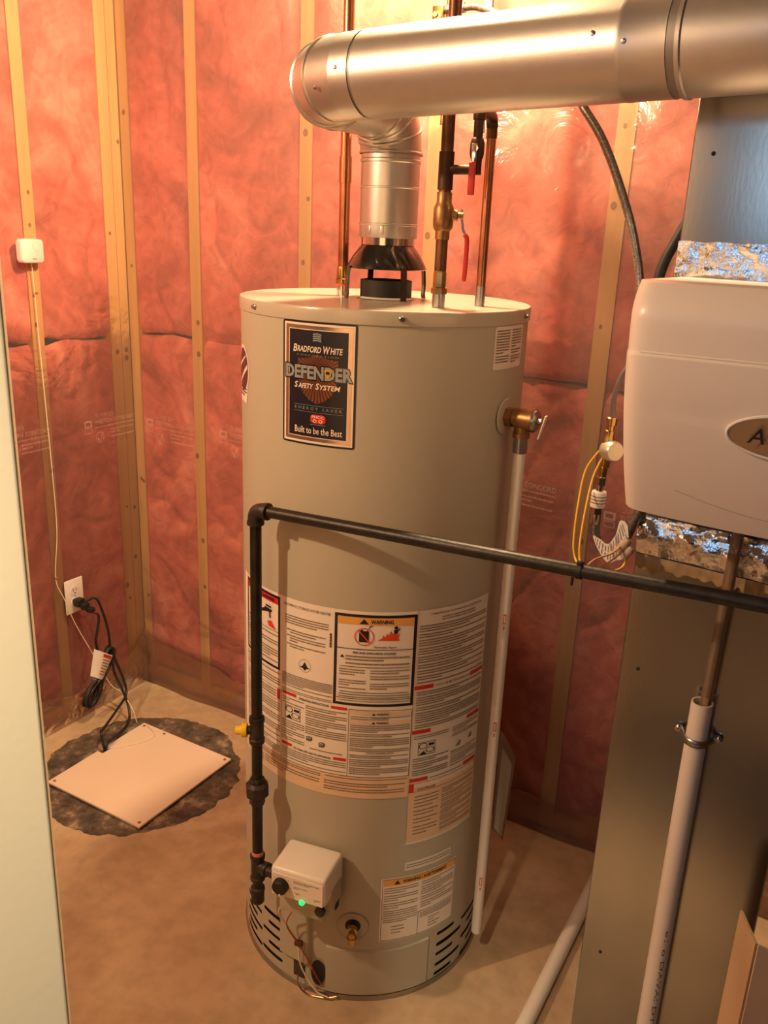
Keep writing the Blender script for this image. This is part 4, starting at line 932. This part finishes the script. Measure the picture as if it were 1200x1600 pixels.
# ledge line and moulded arc
b = MB(); rows = [hf(.05 + .95 * k / 40, .737) + Vector((0, -.0002, 0)) for k in range(41)]; b.tube(rows, .0016, 6); b.build('ledge', HUMID, cov)
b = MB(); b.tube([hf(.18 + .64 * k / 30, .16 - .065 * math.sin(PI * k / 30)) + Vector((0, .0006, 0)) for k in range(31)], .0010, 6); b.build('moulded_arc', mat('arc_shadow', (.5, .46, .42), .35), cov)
bc = (-.078, 1.3755)
by = lambda u, v: Vector((bc[0] + u, front_y((bc[0] + u - HUX0) / (HUX1 - HUX0), (bc[1] + v - HUZ0) / (HUZ1 - HUZ0)) - .0028, bc[1] + v))
b = MB(); b.tube([by(.068 * math.cos(2 * PI * k / 48), .0270 * math.sin(2 * PI * k / 48)) + Vector((0, -.001, 0)) for k in range(48)], .0022, 8, closed=True); bz = b.build('badge_rim', HUMID, cov)
d = Dec(); d.ell(0, 0, .0655, .0252, 48); bd = d.build('badge', mat('badge_champagne', (.55, .40, .26), .34, .7, var=.12), cov, lambda u, v: by(u, v) + Vector((0, -.0022 - .004 * max(0, 1 - (u / .066) ** 2 - (v / .026) ** 2), 0)), .006)
d = Dec(); d.text('A', -.0450, -.0265, -.0085, .0105, .01, .25); d.build('badge_letter', INK, cov, lambda u, v: by(u, v) + Vector((0, -.0068, 0)), .006)

# water feed tube, solenoid, flex connector, tag, wires
SY = 1.30
b = MB(); b.tube(spline([WY(1060, 545, SY), WY(1012, 552, SY), WY(985, 568, SY), WY(968, 595, SY), WY(959, 625, SY), WY(957, 655, SY)], 8), .0040, 10)
tag(b.build('feed_tube', mat('grey_tube', (.16, .14, .13), .4, .5)), 'thin dark feed tube bending from the humidifier down to the solenoid valve', 'tube')
sol = thing('solenoid_valve', 'brass solenoid valve left of the humidifier with yellow leads', 'valve', (-.352, SY, 1.20))
p0 = WY(957, 652, SY); p1 = WY(939, 758, SY); ax = (p1 - p0); Lx = ax.length
b = MB(); b.lathe([(.0070, 0), (.0082, .001), (.0082, .012), (.0060, .013), (.0060, .020), (.0078, .021), (.0078, .030), (.0090, .034), (.0095, .050), (.0080, .058), (.0080, .078), (.0062, .080), (.0062, Lx)], p0, ax, seg=12); b.build('brass_body', BRASS, sol)
pc = WY(952, 703, SY); b = MB(); b.lathe([(.0150, -.010), (.0160, -.006), (.0160, .008), (.0140, .012)], pc + Vector((.004, -.004, 0)), (.75, -.62, .1), seg=24); b.build('coil', mat('coil_zinc', (.60, .55, .42), .35, .7), sol)
fx = thing('flex_connector', 'short braided steel connector with white tag below the solenoid valve', 'connector', (-.352, SY, 1.08))
q0 = WY(940, 745, SY); q1 = WY(930, 812, SY); ax2 = q1 - q0
b = MB(); b.lathe([(.0095, 0), (.0095, .012)], q0, ax2, seg=6); b.lathe([(.0060, .012), (.0060, .026)], q0, ax2, seg=16); b.build('upper_nut', CHROME, fx); b = MB(); b.lathe([(.0105, .048), (.0105, .060)], q0, ax2, seg=6); b.lathe([(.0085, .060), (.0085, .076)], q0, ax2, seg=18); b.build('lower_nut', CHROME, fx)
b = MB(); b.lathe([(.0112, .024), (.0118, .027), (.0118, .046), (.0112, .049)], q0, ax2, seg=24); wb = b.build('white_band', WHITEP, fx)
b = MB()
for k in range(3): b.lathe([(.0119, .030 + .005 * k), (.01195, .0305 + .005 * k), (.01195, .0315 + .005 * k), (.0119, .032 + .005 * k)], q0, ax2, seg=24, capa=False, capb=False)
b.build('band_print', INKG, wb)
b = MB(); b.tube(spline([WY(932, 805, SY), WY(930, 832, SY), WY(936, 852, SY), WY(955, 862, SY), WY(975, 845, SY), WY(992, 812, SY), WY(1010, 780, SY)], 8), .0075, 12); b.build('braided_loop', STEELBR, fx)
tg = MB()
ctr = [WY(927, 836, SY - .012), WY(938, 858, SY - .014), WY(957, 866, SY - .014), WY(972, 846, SY - .013), WY(977, 818, SY - .012)]
low = [WY(944, 852, SY - .012), WY(952, 880, SY - .016), WY(958, 872, SY - .018), WY(982, 868, SY - .015), WY(979, 822, SY - .012)]
up_, lo_ = spline(ctr, 5), spline(low, 5)
up_ = spline([WY(927, 836, SY - .012), WY(937, 842, SY - .013), WY(950, 850, SY - .014), WY(962, 835, SY - .013), WY(968, 815, SY - .012), WY(976, 814, SY - .012)], 5)
lo_ = spline([WY(927, 840, SY - .012), WY(934, 858, SY - .014), WY(948, 878, SY - .016), WY(962, 876, SY - .016), WY(982, 866, SY - .014), WY(981, 822, SY - .012)], 5)
nn = len(up_); tg.grid(lambda s, t: up_[int(round(s * (nn - 1)))].lerp(lo_[int(round(s * (nn - 1)))], t), nn - 1, 3)
tgo = tg.build('paper_tag', WHITEP, fx, angle=60)
d = Dec()
for k in range(13): d.rect(.08 + .065 * k, .10 + .065 * k, .12, .45); d.rect(.08 + .065 * k, .10 + .065 * k, .52, .86)
def tagmap(u, v):
    i = u * (nn - 1); k = min(nn - 2, int(i)); f_ = i - k; a = up_[k].lerp(up_[k + 1], f_); c = lo_[k].lerp(lo_[k + 1], f_); return a.lerp(c, v) + Vector((0, -.0007, 0))
d.build('tag_print', INKG, tgo, tagmap)
yw = thing('yellow_wires', 'two yellow wires looping from the solenoid to the gas pipe', 'wires', (-.36, 1.25, 1.10))
zt2 = zt + Vector((0, 0, .012))
for k, pts in enumerate(([(940, 700), (915, 735), (903, 790), (896, 850), (900, 876)], [(946, 706), (927, 745), (914, 800), (906, 850), (906, 878)])):
    P_ = [WY(x, y, SY - .006 - .09 * max(0, (y - 720) / 160)) for x, y in pts] + [zt2 + Vector((-.002 + .004 * k, 0, .002))]
    b = MB(); b.tube(spline(P_, 8), .0016, 8); b.build('wire', YELLOWW, yw)
for k, pts in enumerate(([(912, 888), (930, 874), (955, 865), (972, 852)], [(912, 890), (935, 886), (958, 874), (975, 858)], [(912, 891), (945, 893), (970, 888), (979, 872), (983, 858)])):
    P_ = [zt2 + Vector((.002, 0, .001))] + [WY(x, y, 1.18 + .03 * j) for j, (x, y) in enumerate(pts)]
    b = MB(); b.tube(spline(P_, 6), .0015, 8); b.build('wire_tail', YELLOWW if k == 2 else mat('tan_wire', (.55, .30, .14), .5), yw)
for k, (a, c) in enumerate((((966, 862), (983, 843)), ((974, 872), (988, 855)))):
    b = MB(); pa = WY(*a, 1.27); pb = WY(*c, 1.27); b.lathe([(.0040, 0), (.0066, (pb - pa).length * .25), (.0066, (pb - pa).length * .8), (.0045, (pb - pa).length)], pa, pb - pa, seg=10); b.build('wire_nut', mat('tan_nut', (.45, .33, .24), .5), yw)

# drain standpipe, strap and clear tube
SPX, SPY = -.1500, 1.2885
spd = thing('drain_standpipe', 'upright white plastic drain pipe strapped to the duct', 'pipe', (SPX, SPY, 0))
b = MB(); b.lathe([(.0140, .30), (.0140, .9035), (.0166, .9035), (.0166, .0)], (SPX, SPY, 0), seg=32, capa=False); b.build('pipe_run', PVC, spd, angle=50)
pm2 = lambda u, v: Vector((SPX + .0168 * math.sin(u), SPY - .0168 * math.cos(u), v))
vs_, fs_ = text2d('e1 o DAVAI DTSE', .0); xm = max(v[0] for v in vs_)
d = Dec(); d.add([(.42 + v[1] * .60, .475 - v[0] / xm * .235) for v in vs_], fs_); d.build('printed_text', INK, spd, pm2)
b = MB(); zc = .838
arc = [Vector((SPX + .0205 * math.cos(a), SPY - .0205 * math.sin(a), zc)) for a in [PI * (-.18 + 1.36 * k / 16) for k in range(17)]]
def strapf(s, t):
    path = [Vector((SPX - .034, DY - .003, zc)), Vector((SPX - .026, DY - .003, zc))] + list(reversed([Vector((SPX + .0178 * math.cos(a), SPY - .0178 * math.sin(a), zc)) for a in [PI * (0 + 1.0 * k / 14) for k in range(15)]])) + [Vector((SPX + .026, DY - .003, zc)), Vector((SPX + .034, DY - .003, zc))]
    i = s * (len(path) - 1); k = min(len(path) - 2, int(i)); p = path[k].lerp(path[k + 1], i - k)
    return p + Vector((0, 0, -.006 + .012 * t))
b.grid(strapf, 60, 2); st_ = b.build('pipe_strap', STEEL, spd, angle=60)
so = st_.modifiers.new('thickness', 'SOLIDIFY'); so.thickness = .002
for sx_ in (-.031, .031):
    b = MB(); b.lathe([(.0062, 0), (.0058, .003), (.003, .005)], (SPX + sx_, DY - .004, zc), (0, -1, 0), seg=12); b.build('strap_screw', CHROME, spd)
b = MB(); ct = spline([Vector((-.139, 1.275, 1.262)), Vector((-.1405, 1.277, 1.18)), Vector((-.142, 1.281, 1.07)), Vector((-.1445, 1.2865, .95)), Vector((-.146, 1.288, .87))], 8)
b.tube(ct, .0088, 16, caps=False); b.tube(ct, .0062, 16, caps=False)
tag(b.build('clear_drain_tube', CLEARTUBE), 'clear vinyl drain tube hanging from the humidifier into the white standpipe', 'tube')
# floor pipe
b = MB(); b.tube([(-.398, 1.90, .0175), (-.392, .95, .0175)], .0167, 24)
tag(b.build('floor_drain_pipe', PVC), 'white plastic pipe lying on the floor beside the duct', 'pipe')
# pouch on the heater side
pc_ = thing('document_pouch', 'clear plastic pouch of papers stuck low on the right side of the heater', 'pouch', (-.59, 1.60, .22))
pa, pb, pc2, pd = Vector((-.612, 1.66, .497)), Vector((-.553, 1.61, .470)), Vector((-.566, 1.62, .235)), Vector((-.612, 1.66, .225))
b = MB(); b.grid(lambda s, t: (pd.lerp(pa, t)).lerp(pc2.lerp(pb, t), s) + Vector((.004 * math.sin(s * PI), 0, 0)), 10, 12); b.build('pouch_film', POUCH, pc_, angle=90)
b = MB(); b.grid(lambda s, t: (pd.lerp(pa, .02 + .86 * t)).lerp(pc2.lerp(pb, .02 + .86 * t), .05 + .85 * s) + Vector((-.003, .004, 0)), 4, 4); b.build('papers', PAPERF, pc_, angle=90)

# ================================================================== SUMP AND LEFT WALL THINGS
PCX, PCY = -1.72, 1.595
b = MB(); NR, NA = 26, 200
def patch(s, t):
    a = 2 * PI * s; R0 = .298 * (1 + .05 * noise.noise(Vector((math.cos(a) * 2.2, math.sin(a) * 2.2, 3))) + .045 * noise.noise(Vector((math.cos(a) * 9, math.sin(a) * 9, 5))) + .014 * noise.noise(Vector((math.cos(a) * 27, math.sin(a) * 27, 6))))
    r = R0 * (.05 + .95 * t); x = PCX + r * math.cos(a); y = PCY + r * math.sin(a)
    h = .003 + .004 * noise.noise(Vector((x * 18, y * 18, 0))) + .003 * noise.noise(Vector((x * 55, y * 55, 2)))
    if t > .93: h *= (1 - t) / .07
    return Vector((x, y, max(.0004, h)))
b.grid(patch, NA, NR); b.add([patch(k / NA, 0) for k in range(NA)], [tuple(range(NA))])
tag(b.build('mortar_patch', PATCHM, angle=60), 'dark rough round mortar patch in the concrete around the sump', 'patch')
sc_ = thing('sump_cover', 'square cream plastic sump cover on the dark patch', 'cover', (-1.70, 1.582, .010))
CX0, CX1, CY0, CY1, CZ = -1.885, -1.517, 1.390, 1.774, .0095
b = MB(); nt = [(CX0, CY0), (CX1, CY0), (CX1, CY1), (CX0, CY1), (CX0, 1.612), (CX0 + .022, 1.612), (CX0 + .022, 1.578), (CX0, 1.578)]
b.prism(nt, (0, 0, CZ), (1, 0, 0), (0, 1, 0), (0, 0, 1), .0055); b.build('cover_plate', COVERP, sc_, smooth=False)
for x, y in ((CX0 + .014, CY0 + .014), (CX1 - .014, CY0 + .014), (CX1 - .014, CY1 - .014), (CX0 + .014, CY1 - .014), (CX0 + .10, CY1 - .012)):
    b = MB(); b.lathe([(.0048, 0), (.0044, .0016), (.002, .0022)], (x, y, CZ + .0055), seg=12); b.build('cover_screw', KNOT, sc_)
# outlet
ol = thing('wall_outlet', 'white duplex outlet plate low on the left wall', 'outlet', (XL + .012, 1.7222, .428))
b = MB(); b.box((XL + .0145, 1.7222, .4285), (.006, .070, .115), bev=.0025); b.build('face_plate', WHITEP, ol)
for zc in (.4475, .4095):
    b = MB(); b.lathe([(.0165, 0), (.0165, .0012)], (XL + .0175, 1.7222, zc), (1, 0, 0), seg=24); rc = b.build('receptacle', WHITEP, ol)
    b = MB()
    for dy in (-.006, .006): b.box((XL + .019, 1.7222 + dy, zc + .003), (.001, .002, .008))
    b.box((XL + .019, 1.7222, zc - .008), (.001, .004, .004)); b.build('slot', BLKMATTE, rc, smooth=False)
b = MB(); b.lathe([(.003, 0), (.002, .001)], (XL + .0175, 1.7222, .4285), (1, 0, 0), seg=10); b.build('plate_screw', STEEL, ol)
# plug and cords
plug = thing('pump_power_cord', 'black power cord plugged into the outlet and coiled in a hanging bundle', 'power cord', (-2.08, 1.73, .40))
b = MB(); b.box((XL + .032, 1.7245, .409), (.028, .030, .026), bev=.005); b.box((XL + .056, 1.727, .401), (.024, .024, .022), bev=.005); b.box((XL + .076, 1.731, .392), (.028, .020, .018), bev=.005); b.build('piggyback_plug', RUBBER, plug)
bt = WX(171, 1012, -2.045); bb_ = WX(134, 1104, -2.045)
b = MB(); b.tube(spline([(XL + .085, 1.733, .388), (XL + .100, 1.742, .368), WX(150, 1000, -2.03), WX(152, 1018, -2.035), WX(151, 1035, -2.04)], 8), .0042, 10); b.build('cord_run', RUBBER, plug)
b = MB(); b.tube(spline([(XL + .048, 1.733, .412), (XL + .070, 1.760, .420), WX(160, 955, -2.05), WX(169, 985, -2.05), WX(172, 1012, -2.045)], 8), .0042, 10); b.build('cord_run', RUBBER, plug)
bd_ = (bb_ - bt).normalized(); bs = Vector((0, 1, 0)) - bd_ * bd_.y; bs.normalize(); bo = Vector((1, 0, 0))
for k in range(6):
    rg = random.Random(k); L_ = (bb_ - bt).length
    a0 = bt + bs * ((k - 2.5) * .0028) + bo * (.006 * (k % 3)); pts = []
    wd = .010 + .004 * (k % 3)
    prof = [(0, -.5), (.12, -.9), (.4, -.55), (.55, -.35), (.75, -1.1), (.93, -1.0), (1.0, 0), (.93, 1.0), (.75, 1.1), (.55, .35), (.4, .55), (.12, .9), (0, .5)]
    for s_, t_ in prof: pts.append(a0 + bd_ * (L_ * s_ * (1 - .03 * (k % 2))) + bs * (wd * t_) + bo * (.003 * math.sin(s_ * 5 + k)))
    b = MB(); b.tube(spline(pts, 5, closed=True), .0041, 8, closed=True); b.build('coil_loop', RUBBER, plug)
b = MB(); tm = bt.lerp(bb_, .55); b.lathe([(.013, -.003), (.0145, -.002), (.0145, .002), (.013, .003)], tm, bd_, seg=16); b.build('bundle_tie', mat('grey_tie', (.35, .33, .30), .5), plug)
b = MB(); T0, T1, T2, T3 = WX(147, 1014, -2.012), WX(176, 1024, -2.012), WX(160, 1062, -2.012), WX(141, 1056, -2.012)
b.grid(lambda s, t: T0.lerp(T1, s).lerp(T3.lerp(T2, s), t) + Vector((.010 * math.sin(s * PI), 0, 0)), 8, 6); tgp = b.build('warning_tag', WHITEP, plug, angle=80); tgp['label'] = 'white paper warning tag'
tmap = lambda u, v: T0.lerp(T1, u).lerp(T3.lerp(T2, u), v) + Vector((.010 * math.sin(u * PI) + .0008, 0, 0))
d = Dec(); d.rect(.42, .95, .05, .16); d.build('tag_red_bar', LRED, tgp, tmap, .1)
d = Dec()
for k in range(6): d.rect(.45, .90, .24 + .11 * k, .28 + .11 * k)
d.build('tag_print', INKG, tgp, tmap, .1)
notch = Vector((CX0 + .010, 1.595, .012))
b = MB(); b.tube(spline([bt + Vector((.006, .004, -.01)), WX(184, 1040, -2.02), WX(193, 1062, -2.00), WX(197, 1085, -1.98), WX(182, 1110, -1.95), WX(163, 1137, -1.92), notch + Vector((-.015, .005, .05)), notch + Vector((0, .004, -.01))], 8), .0042, 10); b.build('cord_run', RUBBER, plug)
b = MB(); b.tube(spline([bt + Vector((.006, .008, -.012)), WX(178, 1048, -2.02), WX(190, 1075, -1.99), WX(201, 1105, -1.955), WX(200, 1130, -1.92), WX(180, 1152, -1.885), notch + Vector((.004, .010, .02)), notch + Vector((.004, .002, -.01))], 8), .0042, 10); b.build('cord_run', RUBBER, plug)
# leak sensor box and wire
sb = thing('leak_sensor', 'small white rounded sensor box fixed to a stud on the left wall', 'sensor', (XL + .02, 1.655, 1.46))
b = MB(); pr = []
hw, hh, rc_ = .0365, .0325, .012
for cx, cy, t0_ in ((hw - rc_, hh - rc_, 0), (-hw + rc_, hh - rc_, 90), (-hw + rc_, -hh + rc_, 180), (hw - rc_, -hh + rc_, 270)):
    for k in range(7): t = math.radians(t0_ + 15 * k); pr.append((cx + rc_ * math.cos(t), cy + rc_ * math.sin(t)))
SO = Vector((XL + .008, 1.657, 1.4905)); n = len(pr); vs = []
for dx, sc__ in ((0, .94), (.004, 1.0), (.020, 1.0), (.0255, .97), (.0275, .90)):
    vs += [SO + Vector((dx, p[0] * sc__, p[1] * sc__)) for p in pr]
fs = [tuple(range(n)), tuple(4 * n + k for k in range(n))] + [(i * n + k, i * n + (k + 1) % n, (i + 1) * n + (k + 1) % n, (i + 1) * n + k) for i in range(4) for k in range(n)]
b.add(vs, fs); b.build('case', WHITEP, sb, angle=50)
b = MB(); pcn = SO + Vector((.0276, .012, .012)); b.tube([pcn + Vector((0, .0125 * math.cos(2 * PI * k / 24), .0125 * math.sin(2 * PI * k / 24))) for k in range(24)], .0006, 6, closed=True); b.build('button_ring', mat('ring_grey', (.55, .50, .45), .4), sb)
fsb = lambda u, v: SO + Vector((.0279, u, v))
d = Dec(); d.para(-.004, .016, -.022, -.017, .005, .006, .6, 1); d.build('maker_mark', INKG, sb, fsb)
wire_pts = [SO + Vector((.012, .002, -.033)), WX(51, 425, XL + .012), WX(54, 455, XL + .010), WX(60, 520, XL + .011), WX(70, 620, XL + .012), WX(82, 740, XL + .013), WX(89, 830, XL + .012), WX(87, 903, XL + .010), WX(100, 935, XL + .022), WX(118, 975, XL + .03), WX(143, 1018, XL + .055), WX(172, 1068, XL + .11), WX(190, 1082, XL + .14), WX(207, 1108, XL + .19), WX(217, 1135, XL + .22), Vector((-1.862, 1.765, .018)), Vector((-1.80, 1.735, .0168)), Vector((-1.81, 1.68, .0168)), Vector((-1.845, 1.63, .0168)), Vector((-1.866, 1.605, .017)), Vector((-1.872, 1.596, .006))]
b = MB(); b.tube(spline(wire_pts, 8), .0013, 6); tag(b.build('sensor_wire', CREAM), 'thin white wire running from the sensor box down to the sump cover', 'wire')
for i, (px, py) in enumerate(((55, 458), (87, 903))):
    p = WX(px, py, XL + .006); b = MB(); b.box(p + Vector((.004, 0, 0)), (.005, .011, .006), bev=.0015)
    tag(b.build('wire_staple', KNOT), ['small brown wire staple on the stud below the sensor box', 'small brown wire staple on the stud above the outlet'][i], 'staple')
bpy.context.view_layer.update()
